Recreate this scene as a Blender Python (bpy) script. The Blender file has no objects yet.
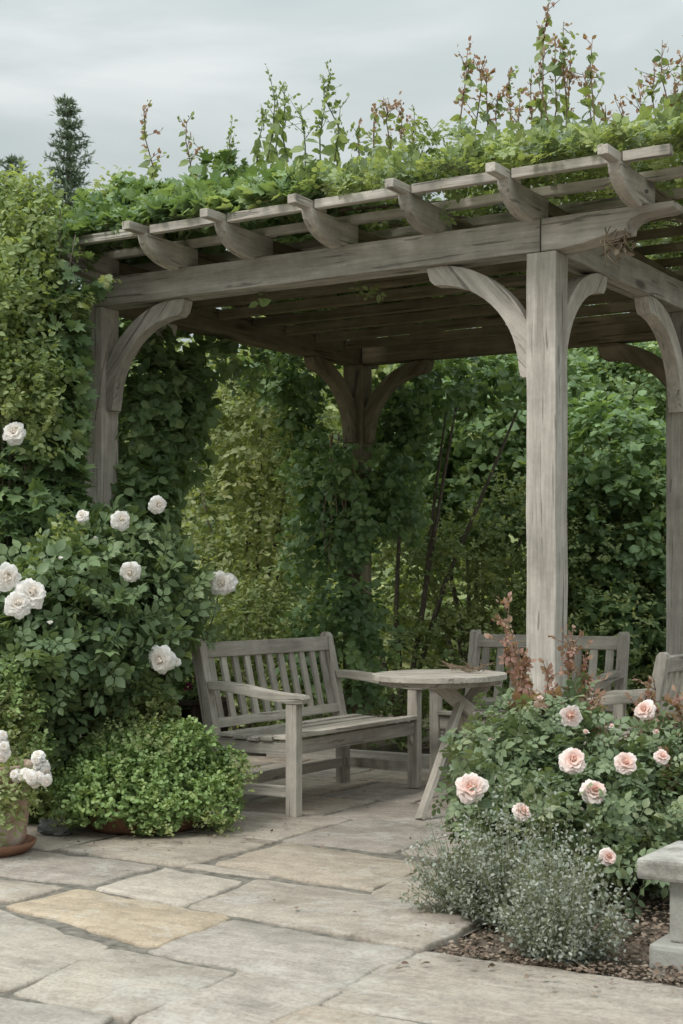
import bpy, bmesh, math, random
import numpy as np
from mathutils import Vector, Matrix
random.seed(7)
RS = np.random.RandomState(11)
R = math.radians
C = bpy.context.scene.collection
EYE = 1.2
RT = np.array((.859, .512, 0.)); FW = np.array((-.512, .859, 0.)); UP = np.array((0, 0, 1.))
# the world's x axis runs along the pergola's front beam, y to its back; camera looks along FW

def at(px, py, d):
    "a point of the place seen at pixel px, py of the photograph, d metres deep"
    return RT*((px-341.5)/1500*d) + FW*d + UP*(EYE+(590-py)/1500*d)

def gr(px, py):
    return at(px, py, 1800./(py-590))

# ------------------------------------------------------------------ materials
def new_mat(name):
    m = bpy.data.materials.new(name); m.use_nodes = True
    nt = m.node_tree; nt.nodes.clear()
    return m, nt

class N:
    def __init__(s, nt): s.nt = nt
    def __call__(s, typ, ins=None, **kw):
        n = s.nt.nodes.new(typ)
        for k, v in kw.items(): setattr(n, k, v)
        for k, v in (ins or {}).items():
            sock = n.inputs[k]
            if isinstance(v, bpy.types.NodeSocket): s.nt.links.new(v, sock)
            else: sock.default_value = v
        return n
    def ramp(s, fac, stops, interp='LINEAR'):
        n = s.nt.nodes.new('ShaderNodeValToRGB'); s.nt.links.new(fac, n.inputs[0])
        cr = n.color_ramp; cr.interpolation = interp
        while len(cr.elements) < len(stops): cr.elements.new(.5)
        for e, (p, c) in zip(cr.elements, stops):
            e.position = p; e.color = (*c, 1) if len(c) == 3 else c
        return n.outputs[0]
    def mix(s, fac, a, b, mode='MIX'):
        n = s.nt.nodes.new('ShaderNodeMix'); n.data_type = 'RGBA'; n.blend_type = mode
        for sock, v in ((n.inputs[0], fac), (n.inputs[6], a), (n.inputs[7], b)):
            if isinstance(v, bpy.types.NodeSocket): s.nt.links.new(v, sock)
            else: sock.default_value = v if not isinstance(v, tuple) or len(v) == 4 else (*v, 1)
        return n.outputs[2]
    def math(s, op, a, b=0., c=0.):
        n = s.nt.nodes.new('ShaderNodeMath'); n.operation = op
        for i, v in enumerate((a, b, c)):
            if isinstance(v, bpy.types.NodeSocket): s.nt.links.new(v, n.inputs[i])
            else: n.inputs[i].default_value = v
        return n.outputs[0]
    def noise(s, vec, scale, detail=4, rough=.55, dist=0.):
        n = s('ShaderNodeTexNoise', {'Scale': scale, 'Detail': detail, 'Roughness': rough, 'Distortion': dist})
        s.nt.links.new(vec, n.inputs['Vector'])
        return n.outputs[0]
    def out(s, shader, disp=None):
        o = s('ShaderNodeOutputMaterial'); s.nt.links.new(shader, o.inputs[0])

def wood_mat(name, dark, mid, light, algae=.25):
    m, nt = new_mat(name); n = N(nt)
    tc = n('ShaderNodeTexCoord').outputs['Object']
    rnd = n('ShaderNodeObjectInfo').outputs['Random']
    off = n('ShaderNodeCombineXYZ', {0: n.math('MULTIPLY', rnd, 37.), 1: n.math('MULTIPLY', rnd, 91.), 2: n.math('MULTIPLY', rnd, 53.)}).outputs[0]
    p = n('ShaderNodeVectorMath', {0: tc, 1: off}, operation='ADD').outputs[0]
    def st(v): return n('ShaderNodeMapping', {'Vector': p, 'Scale': v}).outputs[0]
    broad = n.noise(st((1.1, 11, 11)), 1., 5, .6, .6)
    fine = n.noise(st((3.5, 75, 75)), 1., 6, .65, .3)
    crack = n.noise(st((1.6, 34, 34)), 1., 3, .5, .8)
    blot = n.noise(p, 2.6, 5, .6)
    col = n.ramp(n.math('ADD', n.math('MULTIPLY', broad, .6), n.math('MULTIPLY', fine, .4)),
                 [(.3, dark), (.5, mid), (.68, light)])
    ck = n.ramp(crack, [(.335, (1, 1, 1)), (.365, (0, 0, 0))])
    col = n.mix(n.math('MULTIPLY', ck, .55), col, tuple(c*.35 for c in dark))
    # knots
    vo = n('ShaderNodeTexVoronoi', {'Vector': st((1.4, 4.2, 4.2)), 'Scale': 1.}).outputs['Distance']
    kn = n.ramp(vo, [(.06, (1, 1, 1)), (.14, (0, 0, 0))])
    col = n.mix(n.math('MULTIPLY', kn, .85), col, tuple(c*.5 for c in dark))
    ag = n.ramp(blot, [(.5, (0, 0, 0)), (.72, (1, 1, 1))])
    col = n.mix(n.math('MULTIPLY', ag, algae), col, (.17, .17, .105))
    blot2 = n.noise(p, 7., 6, .7)
    col = n.mix(.55, col, n.ramp(blot2, [(.25, (.42, .41, .39)), (.7, (1.12, 1.1, 1.07))]), 'MULTIPLY')
    tint = n.math('ADD', n.math('MULTIPLY', rnd, .36), .80)
    col = n.mix(1., col, n('ShaderNodeCombineXYZ', {0: tint, 1: tint, 2: tint}).outputs[0], 'MULTIPLY')
    hgt = n.math('SUBTRACT', n.math('ADD', n.math('MULTIPLY', fine, .7), broad), n.math('MULTIPLY', ck, .9))
    b = n('ShaderNodeBump', {'Height': hgt, 'Strength': .7, 'Distance': .008}).outputs[0]
    s = n('ShaderNodeBsdfPrincipled', {'Base Color': col, 'Roughness': .87, 'Specular IOR Level': .2, 'Normal': b})
    n.out(s.outputs[0])
    return m

def leaf_mat(name, stops, trans=.34, rough=.5, spec=.3, noise_scale=1.6, gain=(2.65, 2.4, 2.3), sat=.72):
    m, nt = new_mat(name); n = N(nt)
    tone = n('ShaderNodeAttribute', attribute_name='tone').outputs['Fac']
    tc = n('ShaderNodeTexCoord').outputs['Object']
    cl = n.noise(tc, noise_scale, 3, .6)
    f = n.math('ADD', n.math('MULTIPLY', tone, .65), n.math('MULTIPLY', n.math('SUBTRACT', cl, .33), 1.05))
    k = len(stops)
    def grade(c):
        c = [x*g for x, g in zip(c, gain)]; l = .3*c[0]+.6*c[1]+.1*c[2]
        return tuple(min(.6, l+(x-l)*sat) for x in c)
    col = n.ramp(f, [(i/(k-1), grade(c)) for i, c in enumerate(stops)])
    sp = n.noise(tc, 60., 3, .6)
    col = n.mix(.5, col, n.ramp(sp, [(.3, (.72, .74, .66)), (.65, (1.1, 1.1, 1.08))]), 'MULTIPLY')
    back = n('ShaderNodeNewGeometry').outputs['Backfacing']
    col2 = n.mix(n.math('MULTIPLY', back, .4), col, n.mix(.5, col, (.16, .19, .12)))
    d = n('ShaderNodeBsdfPrincipled', {'Base Color': col2, 'Roughness': rough, 'Specular IOR Level': spec})
    t = n('ShaderNodeBsdfTranslucent', {'Color': n.mix(1., col, (1.35, 1.3, .6), 'MULTIPLY')})
    mx = n('ShaderNodeMixShader', {0: trans})
    nt.links.new(d.outputs[0], mx.inputs[1]); nt.links.new(t.outputs[0], mx.inputs[2])
    n.out(mx.outputs[0])
    return m

def simple_mat(name, a, b, scale=8., rough=.8, bump=.3, spec=.25, detail=6, c=None, cscale=2.):
    m, nt = new_mat(name); n = N(nt)
    tc = n('ShaderNodeTexCoord').outputs['Object']
    x = n.noise(tc, scale, detail, .62)
    col = n.ramp(x, [(.3, a), (.7, b)])
    if c:
        y = n.noise(tc, cscale, 5, .65, .4)
        col = n.mix(n.ramp(y, [(.48, (0, 0, 0)), (.66, (1, 1, 1))]), col, c)
    fx = n.noise(tc, scale*9, 4, .6)
    col = n.mix(.4, col, n.ramp(fx, [(.3, (.7, .7, .7)), (.7, (1.1, 1.1, 1.1))]), 'MULTIPLY')
    bp = n('ShaderNodeBump', {'Height': n.math('ADD', x, n.math('MULTIPLY', fx, .4)), 'Strength': bump, 'Distance': .01}).outputs[0]
    s = n('ShaderNodeBsdfPrincipled', {'Base Color': col, 'Roughness': rough, 'Specular IOR Level': spec, 'Normal': bp})
    n.out(s.outputs[0])
    return m

def flag_mat(name):
    m, nt = new_mat(name); n = N(nt)
    tc = n('ShaderNodeTexCoord').outputs['Object']
    at_ = n('ShaderNodeAttribute', attribute_name='slab').outputs['Color']
    st_ = n('ShaderNodeMapping', {'Vector': tc, 'Scale': (1., 2.2, 1.)}).outputs[0]
    big = n.noise(st_, 1.7, 6, .62, .5)
    mid = n.noise(tc, 9., 8, .75, .4)
    fin = n.noise(tc, 70., 6, .75)
    rip = n.noise(n('ShaderNodeMapping', {'Vector': tc, 'Scale': (3., 17., 1.), 'Rotation': (0, 0, .5)}).outputs[0], 1., 6, .65, 1.5)
    col = n.mix(.9, at_, n.ramp(big, [(.28, (.74, .725, .70)), (.5, (.96, .95, .94)), (.75, (1.13, 1.12, 1.10))]), 'MULTIPLY')
    col = n.mix(.75, col, n.ramp(mid, [(.30, (.62, .61, .60)), (.5, (.95, .94, .93)), (.68, (1.12, 1.11, 1.10))]), 'MULTIPLY')
    col = n.mix(.6, col, n.ramp(rip, [(.3, (.72, .70, .67)), (.6, (1.08, 1.07, 1.06))]), 'MULTIPLY')
    col = n.mix(.8, col, n.ramp(fin, [(.3, (.55, .54, .53)), (.5, (.98, .98, .98)), (.7, (1.22, 1.22, 1.21))]), 'MULTIPLY')
    li = n.noise(tc, 2.3, 7, .72, 1.2)
    lf = n.noise(tc, 34., 5, .75)
    lm = n.math('MULTIPLY', n.ramp(li, [(.53, (0, 0, 0)), (.60, (1, 1, 1))]), n.ramp(lf, [(.40, (0, 0, 0)), (.52, (1, 1, 1))]))
    col = n.mix(n.math('MULTIPLY', lm, .36), col, (.56, .545, .50))
    dk = n.noise(tc, 3.4, 7, .72, .8)
    col = n.mix(n.math('MULTIPLY', n.ramp(dk, [(.32, (1, 1, 1)), (.44, (0, 0, 0))]), .38), col, (.20, .185, .16))
    h = n.math('ADD', n.math('ADD', n.math('ADD', n.math('MULTIPLY', big, .9), n.math('MULTIPLY', mid, .9)), n.math('MULTIPLY', fin, .25)), n.math('MULTIPLY', rip, .5))
    b = n('ShaderNodeBump', {'Height': h, 'Strength': .7, 'Distance': .02}).outputs[0]
    s = n('ShaderNodeBsdfPrincipled', {'Base Color': col, 'Roughness': .82, 'Specular IOR Level': .3, 'Normal': b})
    n.out(s.outputs[0])
    return m

def petal_mat(name, stops, trans=.3):
    m, nt = new_mat(name); n = N(nt)
    tone = n('ShaderNodeAttribute', attribute_name='tone').outputs['Fac']
    k = len(stops)
    col = n.ramp(tone, [(i/(k-1), c) for i, c in enumerate(stops)])
    d = n('ShaderNodeBsdfPrincipled', {'Base Color': col, 'Roughness': .6, 'Specular IOR Level': .2})
    t = n('ShaderNodeBsdfTranslucent', {'Color': col})
    mx = n('ShaderNodeMixShader', {0: trans})
    nt.links.new(d.outputs[0], mx.inputs[1]); nt.links.new(t.outputs[0], mx.inputs[2])
    n.out(mx.outputs[0])
    return m

M = {}
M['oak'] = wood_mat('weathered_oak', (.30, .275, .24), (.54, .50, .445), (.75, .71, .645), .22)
M['oak_shade'] = wood_mat('mossy_shaded_oak', (.10, .082, .052), (.185, .155, .10), (.28, .24, .165), .45)  # mossy brown oak, its tones also darkened to paint the shade under the roof
M['teak'] = wood_mat('weathered_teak', (.28, .255, .22), (.48, .44, .385), (.66, .615, .545), .2)
M['brown_wood'] = wood_mat('brown_timber', (.035, .024, .018), (.075, .055, .042), (.12, .09, .07), .1)
M['flag'] = flag_mat('sandstone_flags')
M['mortar'] = simple_mat('sandy_mortar', (.085, .078, .066), (.27, .245, .205), 22., .95, .8)
M['bank'] = simple_mat('far_green', (.025, .045, .018), (.075, .11, .04), 1.2, .9, .8)
M['soil'] = simple_mat('dark_soil', (.06, .048, .036), (.14, .11, .085), 14., .95, .8)
M['stone'] = simple_mat('lichen_stone', (.27, .255, .23), (.47, .455, .42), 10., .88, .5, c=(.36, .36, .32), cscale=5.)
M['stone_top'] = simple_mat('mottled_stone', (.14, .13, .115), (.42, .395, .355), 16., .88, .6, c=(.46, .44, .40), cscale=9.)
M['greystone'] = simple_mat('grey_stone', (.10, .10, .095), (.22, .22, .21), 14., .85, .6)
M['terracotta'] = simple_mat('old_terracotta', (.30, .19, .14), (.46, .33, .26), 9., .85, .3, c=(.52, .47, .41), cscale=5.)
M['terracotta2'] = simple_mat('brown_terracotta', (.20, .095, .06), (.31, .165, .105), 12., .8, .3)
M['bark'] = simple_mat('bark', (.085, .068, .052), (.20, .165, .13), 30., .9, .6)
M['greenstem'] = simple_mat('green_stem', (.09, .12, .045), (.16, .16, .07), 20., .7, .1)
M['redstem'] = simple_mat('red_stem', (.16, .09, .06), (.22, .15, .09), 20., .7, .1)
M['drystem'] = simple_mat('dry_stem', (.16, .115, .075), (.34, .26, .18), 22., .9, .3)
M['l_broad'] = leaf_mat('broad_green_leaf', [(.022, .05, .016), (.045, .092, .030), (.080, .142, .050), (.145, .20, .075)], gain=(3.1, 2.75, 2.7), sat=.74)
M['l_dark'] = leaf_mat('dark_green_leaf', [(.014, .032, .013), (.028, .06, .022), (.048, .092, .034), (.085, .135, .05)], .34, gain=(4.5, 4.0, 3.4))
M['l_rose'] = leaf_mat('rose_leaf', [(.026, .056, .026), (.048, .092, .040), (.075, .128, .055), (.12, .17, .075)], .28, .45, .35, gain=(2.7, 2.4, 1.9))
M['l_pinkrose'] = leaf_mat('shrub_rose_leaf', [(.026, .052, .022), (.050, .088, .036), (.080, .122, .052), (.14, .16, .075)], .22, .42, .4, 3.)
M['l_yellow'] = leaf_mat('yellow_green_leaf', [(.06, .10, .022), (.125, .175, .042), (.20, .24, .07), (.29, .29, .10)], .42, gain=(1.9, 1.85, 2.1), sat=.7)
M['l_pale'] = leaf_mat('pale_green_leaf', [(.056, .09, .032), (.105, .15, .053), (.16, .205, .076), (.24, .265, .105)], .4, gain=(2.15, 2.1, 2.0), sat=.8)
M['l_hedge'] = leaf_mat('hedge_leaf', [(.022, .044, .014), (.050, .084, .026), (.09, .13, .042), (.16, .19, .07)], .36, gain=(3.8, 3.3, 2.8))
M['l_herb'] = leaf_mat('herb_leaf', [(.05, .10, .022), (.085, .165, .035), (.125, .22, .052), (.19, .27, .08)], .28, .45, .35, 4., (2.5, 2.1, 2.4), .78)
M['l_silver'] = leaf_mat('silver_leaf', [(.13, .15, .105), (.20, .225, .165), (.28, .305, .24), (.38, .40, .33)], .2, .8, .15, 4., (1.35, 1.33, 1.48))
M['l_red'] = leaf_mat('young_red_leaf', [(.17, .085, .065), (.27, .13, .10), (.29, .18, .125), (.22, .20, .10)], .35, gain=(1.6, 1.5, 1.5))
M['l_conifer'] = leaf_mat('conifer_needle', [(.03, .055, .03), (.05, .08, .045), (.075, .11, .062), (.10, .14, .08)], .05, .7, .2, gain=(3.6, 3.4, 3.5), sat=.6)
M['l_litter'] = leaf_mat('dead_leaf', [(.07, .045, .03), (.15, .10, .07), (.22, .16, .12), (.27, .23, .17)], .05, .9, .1, gain=(1.3, 1.25, 1.2))
M['p_white'] = petal_mat('white_petal', [(.94, .86, .76), (.95, .90, .85), (.96, .93, .90), (.96, .95, .93)], .4)
M['p_pink'] = petal_mat('pink_petal', [(.91, .56, .45), (.93, .68, .60), (.94, .80, .75), (.95, .88, .85)])
M['p_purple'] = petal_mat('crimson_petal', [(.16, .02, .06), (.24, .03, .09), (.30, .05, .13), (.38, .09, .18)])

# ------------------------------------------------------------------ object helpers
def tag(o, label, cat, group=None):
    o['label'] = label; o['category'] = cat
    if group: o['group'] = group
    return o

def thing(name, label, cat, loc=(0, 0, 0), rotz=0., group=None):
    o = bpy.data.objects.new(name, None); C.objects.link(o)
    o.location = loc; o.rotation_euler = (0, 0, rotz); o.empty_display_size = .2
    return tag(o, label, cat, group)

def link(name, me, mat, parent=None, mw=None):
    "mw: matrix in the parent's own space"
    o = bpy.data.objects.new(name, me); C.objects.link(o)
    if mat and not me.materials: me.materials.append(mat)
    if parent: o.parent = parent
    if mw is not None: o.matrix_basis = mw
    return o

def np_mesh(name, V, loops, lens, tone=None, smooth=True):
    me = bpy.data.meshes.new(name)
    V = np.asarray(V, np.float32); loops = np.asarray(loops, np.int32); lens = np.asarray(lens, np.int32)
    me.vertices.add(len(V)); me.vertices.foreach_set('co', V.ravel())
    me.loops.add(len(loops)); me.loops.foreach_set('vertex_index', loops)
    me.polygons.add(len(lens))
    st = np.concatenate(([0], np.cumsum(lens)[:-1])).astype(np.int32)
    me.polygons.foreach_set('loop_start', st)
    if smooth: me.polygons.foreach_set('use_smooth', np.ones(len(lens), bool))
    if tone is not None:
        a = me.attributes.new('tone', 'FLOAT', 'POINT'); a.data.foreach_set('value', np.asarray(tone, np.float32))
    me.update(calc_edges=True)
    return me

def basis(o, x, z):
    "matrix with local x along x and local z as close to z as possible"
    x = Vector(x).normalized(); y = Vector(z).cross(x).normalized(); z = x.cross(y)
    return Matrix(((x[0], y[0], z[0], o[0]), (x[1], y[1], z[1], o[1]), (x[2], y[2], z[2], o[2]), (0, 0, 0, 1)))

def board_mesh(L, w, h, bev=.004, seg=None, wob=.0012):
    seg = seg or max(2, int(L/.18))
    bm = bmesh.new()
    rings = []
    for i in range(seg+1):
        x = L*i/seg
        dy, dz = random.uniform(-wob, wob), random.uniform(-wob, wob)
        k = 1+random.uniform(-.012, .012)
        rings.append([bm.verts.new((x, dy+a*w/2*k, dz+b*h/2*k)) for a, b in ((-1, -1), (1, -1), (1, 1), (-1, 1))])
    for i in range(seg):
        for j in range(4):
            bm.faces.new((rings[i][j], rings[i][(j+1) % 4], rings[i+1][(j+1) % 4], rings[i+1][j]))
    bm.faces.new(rings[0][::-1]); bm.faces.new(rings[-1])
    bm.normal_update()
    if bev:
        es = [e for e in bm.edges if len(e.link_faces) == 2 and e.calc_face_angle(0) > .8]
        bmesh.ops.bevel(bm, geom=es, offset=bev, segments=2, profile=.6, affect='EDGES', clamp_overlap=True)
    me = bpy.data.meshes.new('board'); bm.to_mesh(me); bm.free()
    return me

def board(name, p0, p1, w, h, mat, parent, up=(0, 0, 1), bev=.004, wob=.0012):
    p0 = Vector(p0); p1 = Vector(p1)
    me = board_mesh((p1-p0).length, w, h, bev, None, wob); me.name = name
    return link(name, me, mat, parent, basis(p0, p1-p0, up))

def prism_mesh(pts, th, bev=.004, smooth=False):
    "outline pts (x, z) extruded along y by th, centred"
    bm = bmesh.new()
    a = [bm.verts.new((x, -th/2, z)) for x, z in pts]; b = [bm.verts.new((x, th/2, z)) for x, z in pts]
    n = len(pts)
    f1 = bm.faces.new(a); f2 = bm.faces.new(b[::-1])
    for i in range(n): bm.faces.new((a[(i+1) % n], a[i], b[i], b[(i+1) % n]))
    bmesh.ops.recalc_face_normals(bm, faces=bm.faces[:])
    if bev:
        es = list(set(f1.edges[:]+f2.edges[:]))
        bmesh.ops.bevel(bm, geom=es, offset=bev, segments=2, profile=.6, affect='EDGES', clamp_overlap=True)
    me = bpy.data.meshes.new('prism'); bm.to_mesh(me); bm.free()
    return me

def prism(name, pts, th, mat, parent, o, x=(1, 0, 0), z=(0, 0, 1), bev=.004, grain=0.):
    "grain: angle of the wood grain in the outline's own plane"
    c, q = math.cos(R(grain)), math.sin(R(grain))
    me = prism_mesh([(c*u+q*w, -q*u+c*w) for u, w in pts], th, bev); me.name = name
    x = Vector(x).normalized(); z = Vector(z)
    return link(name, me, mat, parent, basis(o, x*c+z*q, z*c-x*q))

def tubes(paths, sides=5):
    "paths: list of (points, r0, r1) -> V, loops, lens"
    V = []; F = []; base = 0
    for pts, r0, r1 in paths:
        pts = np.asarray(pts, float); n = len(pts)
        for i in range(n):
            t = pts[min(i+1, n-1)]-pts[max(i-1, 0)]; t = t/(np.linalg.norm(t)+1e-9)
            a = np.cross(t, (0.3, .5, .81)); a /= np.linalg.norm(a)+1e-9; b = np.cross(t, a)
            r = r0+(r1-r0)*i/(n-1)
            for k in range(sides):
                q = 2*math.pi*k/sides
                V.append(pts[i]+r*(math.cos(q)*a+math.sin(q)*b))
        for i in range(n-1):
            for k in range(sides):
                F.append((base+i*sides+k, base+i*sides+(k+1) % sides, base+(i+1)*sides+(k+1) % sides, base+(i+1)*sides+k))
        F.append(tuple(base+(n-1)*sides+k for k in range(sides)))
        base += n*sides
    return V, [i for f in F for i in f], [len(f) for f in F]

def tube_part(name, paths, mat, parent, origin=(0, 0, 0), sides=5):
    V, l, n = tubes(paths, sides)
    return link(name, np_mesh(name, np.asarray(V)-np.asarray(origin), l, n), mat, parent)

def lathe_mesh(name, prof, seg=48, wob=0.):
    V = []; F = []
    n = len(prof)
    for k in range(seg):
        q = 2*math.pi*k/seg
        for r, z in prof: V.append((r*math.cos(q), r*math.sin(q), z))
    for k in range(seg):
        for i in range(n-1):
            F.append((k*n+i, ((k+1) % seg)*n+i, ((k+1) % seg)*n+i+1, k*n+i+1))
    return np_mesh(name, V, [i for f in F for i in f], [4]*len(F))

# ------------------------------------------------------------------ leaves
def T(vs, fs):
    return np.array(vs, float), fs
OVAL = T([(0, 0, 0), (-.27, .28, .07), (-.27, .62, .05), (0, 1, -.12), (.27, .62, .05), (.27, .28, .07), (0, .33, 0), (0, .68, -.02)],
         [(0, 6, 1), (1, 6, 7, 2), (2, 7, 3), (0, 5, 6), (5, 4, 7, 6), (4, 3, 7)])
DIAM = T([(0, 0, 0), (-.3, .45, .1), (0, 1, -.05), (.3, .45, .1)], [(0, 3, 2), (0, 2, 1)])
LOBE = T([(0, 0, 0), (-.3, .02, .03), (-.52, .36, .08), (-.3, .45, .05), (-.36, .78, .04), (-.12, .72, .0), (0, 1.05, -.12),
          (.12, .72, .0), (.36, .78, .04), (.3, .45, .05), (.52, .36, .08), (.3, .02, .03), (0, .4, -.04)],
         [(12, i+1, i) for i in range(11)]+[(12, 0, 11)])
ROUND = T([(0, 0, 0), (-.36, .25, .08), (-.42, .6, .1), (-.18, .95, .03), (.18, .95, .03), (.42, .6, .1), (.36, .25, .08), (0, .5, -.04)],
          [(7, i+1, i) for i in range(7)]+[(7, 0, 7)][:0]+[(7, 0, 6)])
NEED = T([(0, 0, 0), (-.09, .4, 0), (0, 1, 0), (.09, .4, 0)], [(0, 3, 2, 1)])
def compound(n=5):
    v, f = OVAL; vs = []; fs = []
    spots = [(0, .55, 0, .5), (-.05, .42, 62, .42), (.05, .42, -62, .42), (-.03, .12, 72, .34), (.03, .12, -72, .34)][:n]
    for x, y, a, s in spots:
        c, q = math.cos(R(a)), math.sin(R(a)); b = len(vs)
        for p in v: vs.append((x+s*(c*p[0]*1.15-q*p[1]), y+s*(q*p[0]*1.15+c*p[1]), s*p[2]-.1*abs(x)))
        fs += [tuple(b+i for i in t) for t in f]
    b = len(vs); vs += [(-.012, -.15, 0), (.012, -.15, 0), (.008, .6, 0), (-.008, .6, 0)]; fs.append((b, b+1, b+2, b+3))
    return T(vs, fs)
ROSE = compound(5)
WIDE = T([(x*1.45, y, z*1.2) for x, y, z in OVAL[0]], OVAL[1])

def nz(a): return a/(np.linalg.norm(a, axis=-1, keepdims=True)+1e-9)

def leaf_arrays(P, D, Nn, S, tpl, tone=None):
    v, f = tpl
    D = nz(D); X = nz(np.cross(D, Nn)); Z = np.cross(X, D)
    V = P[:, None, :]+S[:, None, None]*(v[None, :, 0:1]*X[:, None, :]+v[None, :, 1:2]*D[:, None, :]+v[None, :, 2:3]*Z[:, None, :])
    n, k = len(P), len(v)
    fl = np.concatenate([np.array(t) for t in f]); ln = np.array([len(t) for t in f])
    loops = (fl[None, :]+(np.arange(n)*k)[:, None]).ravel()
    if tone is None: tone = RS.rand(n)
    return V.reshape(-1, 3), loops, np.tile(ln, n), np.repeat(tone, k)

def leaf_obj(name, P, D, Nn, S, tpl, mat, parent, origin, tone=None):
    V, l, n, t = leaf_arrays(np.asarray(P), np.asarray(D), np.asarray(Nn), np.asarray(S), tpl, tone)
    return link(name, np_mesh(name, V-np.asarray(origin), l, n, t), mat, parent)

_K = RS.randn(10, 3); _PH = RS.rand(10)*6.28
def wave(p, f):
    return np.sin(p@(_K.T*f)+_PH).mean(-1)*1.8

def sphere_dirs(n):
    return nz(RS.randn(n, 3))

def blob_points(blobs, n, lump=.25, freq=2.2, shell=.4, gap=None):
    """blobs in photo terms: (px, py, depth, rx px, ry px, depth radius m) -> points and outward directions"""
    w = np.array([(b[3]*b[4])*(b[2]/1500)**2 for b in blobs]); w = w/w.sum()
    Ps = []; Os = []
    for b, k in zip(blobs, np.round(w*n).astype(int)):
        d = sphere_dirs(k)                     # in right, forward, up
        s = b[2]/1500.
        c = at(b[0], b[1], b[2])
        ax = np.array((b[3]*s, b[5], b[4]*s))
        r = 1-shell*RS.rand(k)**1.6
        keep = (d[:, 1] < .25) | (RS.rand(k) < .45)
        loc = d*ax
        wl = c+loc[:, :1]*RT+loc[:, 1:2]*FW+loc[:, 2:3]*UP
        r = r*(1+lump*wave(wl, freq)+.12*wave(wl*1., freq*3.1))
        loc = loc*r[:, None]
        p = c+loc[:, :1]*RT+loc[:, 1:2]*FW+loc[:, 2:3]*UP
        o = nz(d/ax); o = o[:, :1]*RT+o[:, 1:2]*FW+o[:, 2:3]*UP
        if gap: keep &= wave(p, gap[0]) > gap[1]
        keep &= p[:, 2] > .03
        Ps.append(p[keep]); Os.append(o[keep])
    return np.concatenate(Ps), np.concatenate(Os)

def sprays(P, O, k, L, size, up=.3, out=.7, rnd=.6, droop=0., flat=.6, szvar=.3):
    """k leaves along a short twig at every point"""
    n = len(P)
    t = nz(O*out+UP*up+RS.randn(n, 3)*rnd*.6)
    side = nz(np.cross(t, UP+RS.randn(n, 3)*.4)); 
    ps, ds, ns, ss, tn = [], [], [], [], []
    base = RS.rand(n)
    for j in range(k):
        f = (j+.5)/k
        sg = 1 if j % 2 else -1
        p = P+t*(L*f)[..., None] if not np.isscalar(L) else P+t*(L*f)
        p = p-UP*(droop*f*f)
        d = t*.55+side*sg*.8+RS.randn(n, 3)*rnd*.45-UP*droop*2
        nn = UP*flat+O*.6+RS.randn(n, 3)*rnd*.6
        ps.append(p); ds.append(d); ns.append(nn)
        ss.append(size*(1+szvar*(RS.rand(n)*2-1))*(1-.25*f)); tn.append(np.clip(base*.6+RS.rand(n)*.4, 0, 1))
    return [np.concatenate(x) for x in (ps, ds, ns, ss, tn)]

def foliage(parent, origin, blobs, n, k, L, size, tpl, mat, name='foliage', lump=.25, freq=2.2, shell=.4, gap=None, clip=None, **kw):
    P, O = blob_points(blobs, n, lump, freq, shell, gap)
    a = sprays(P, O, k, L, size, **kw)
    if clip is not None:
        m = clip(a[0]); a = [x[m] for x in a]
    return leaf_obj(name, a[0], a[1], a[2], a[3], tpl, mat, parent, origin, a[4])

def branch_paths(base, tips, r0, r1, sag=.15):
    out = []
    base = np.asarray(base, float)
    for tp in tips:
        tp = np.asarray(tp, float); b = base+np.append(RS.randn(2)*.03, 0)
        m1 = b+(tp-b)*.35+UP*np.linalg.norm(tp-b)*sag+RS.randn(3)*.04
        m2 = b+(tp-b)*.7+UP*np.linalg.norm(tp-b)*sag*.7+RS.randn(3)*.04
        out.append(([b, m1, m2, tp], r0, r1))
    return out

# ------------------------------------------------------------------ blooms
def bloom_mesh(name, layers, open_=1., seed=1):
    rs = np.random.RandomState(seed)
    V = []; F = []; tn = []
    for li, (cnt, rad, hgt, tilt, size) in enumerate(layers):
        for i in range(cnt):
            az = 2*math.pi*(i+.5*(li % 2))/cnt+rs.randn()*.25+li*.7
            tl = R(tilt+rs.randn()*9); sz = size*(1+rs.randn()*.13)
            ex = np.array((math.cos(az), math.sin(az), 0)); ey = np.array((-math.sin(az), math.cos(az), 0))
            b = len(V); nu, nv = 6, 4; ph = rs.rand()*6.28
            for a in range(nv+1):
                v = a/nv
                wd = sz*.62*math.sin(math.pi*(.16+.66*v))*1.05
                for q in range(nu):
                    u = q/(nu-1)*2-1
                    # cupped petal rising along tilt, tip rolled outwards
                    ang = tl+(.55*v*v if li > 1 else -.35*v)
                    rr = rad+sz*v*math.sin(ang); hh = hgt+sz*v*math.cos(ang)*.8
                    rr -= (u*u)*sz*.16; hh += (u*u)*sz*.10-(abs(u)**3)*v*sz*.08
                    w_ = math.sin(u*5.+ph)*v*v*sz*.07; hh += w_+rs.randn()*sz*.02; rr += w_*.6+rs.randn()*sz*.014
                    V.append(ex*rr+ey*(u*wd)+np.array((0, 0, hh)))
                    tn.append(min(1, max(0, li/(len(layers)-1)*.8+.2*v+rs.randn()*.03)))
            for a in range(nv):
                for q in range(nu-1):
                    i0 = b+a*nu+q
                    F.append((i0, i0+1, i0+nu+1, i0+nu))
    return np_mesh(name, V, [i for f in F for i in f], [4]*len(F), tn)

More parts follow.
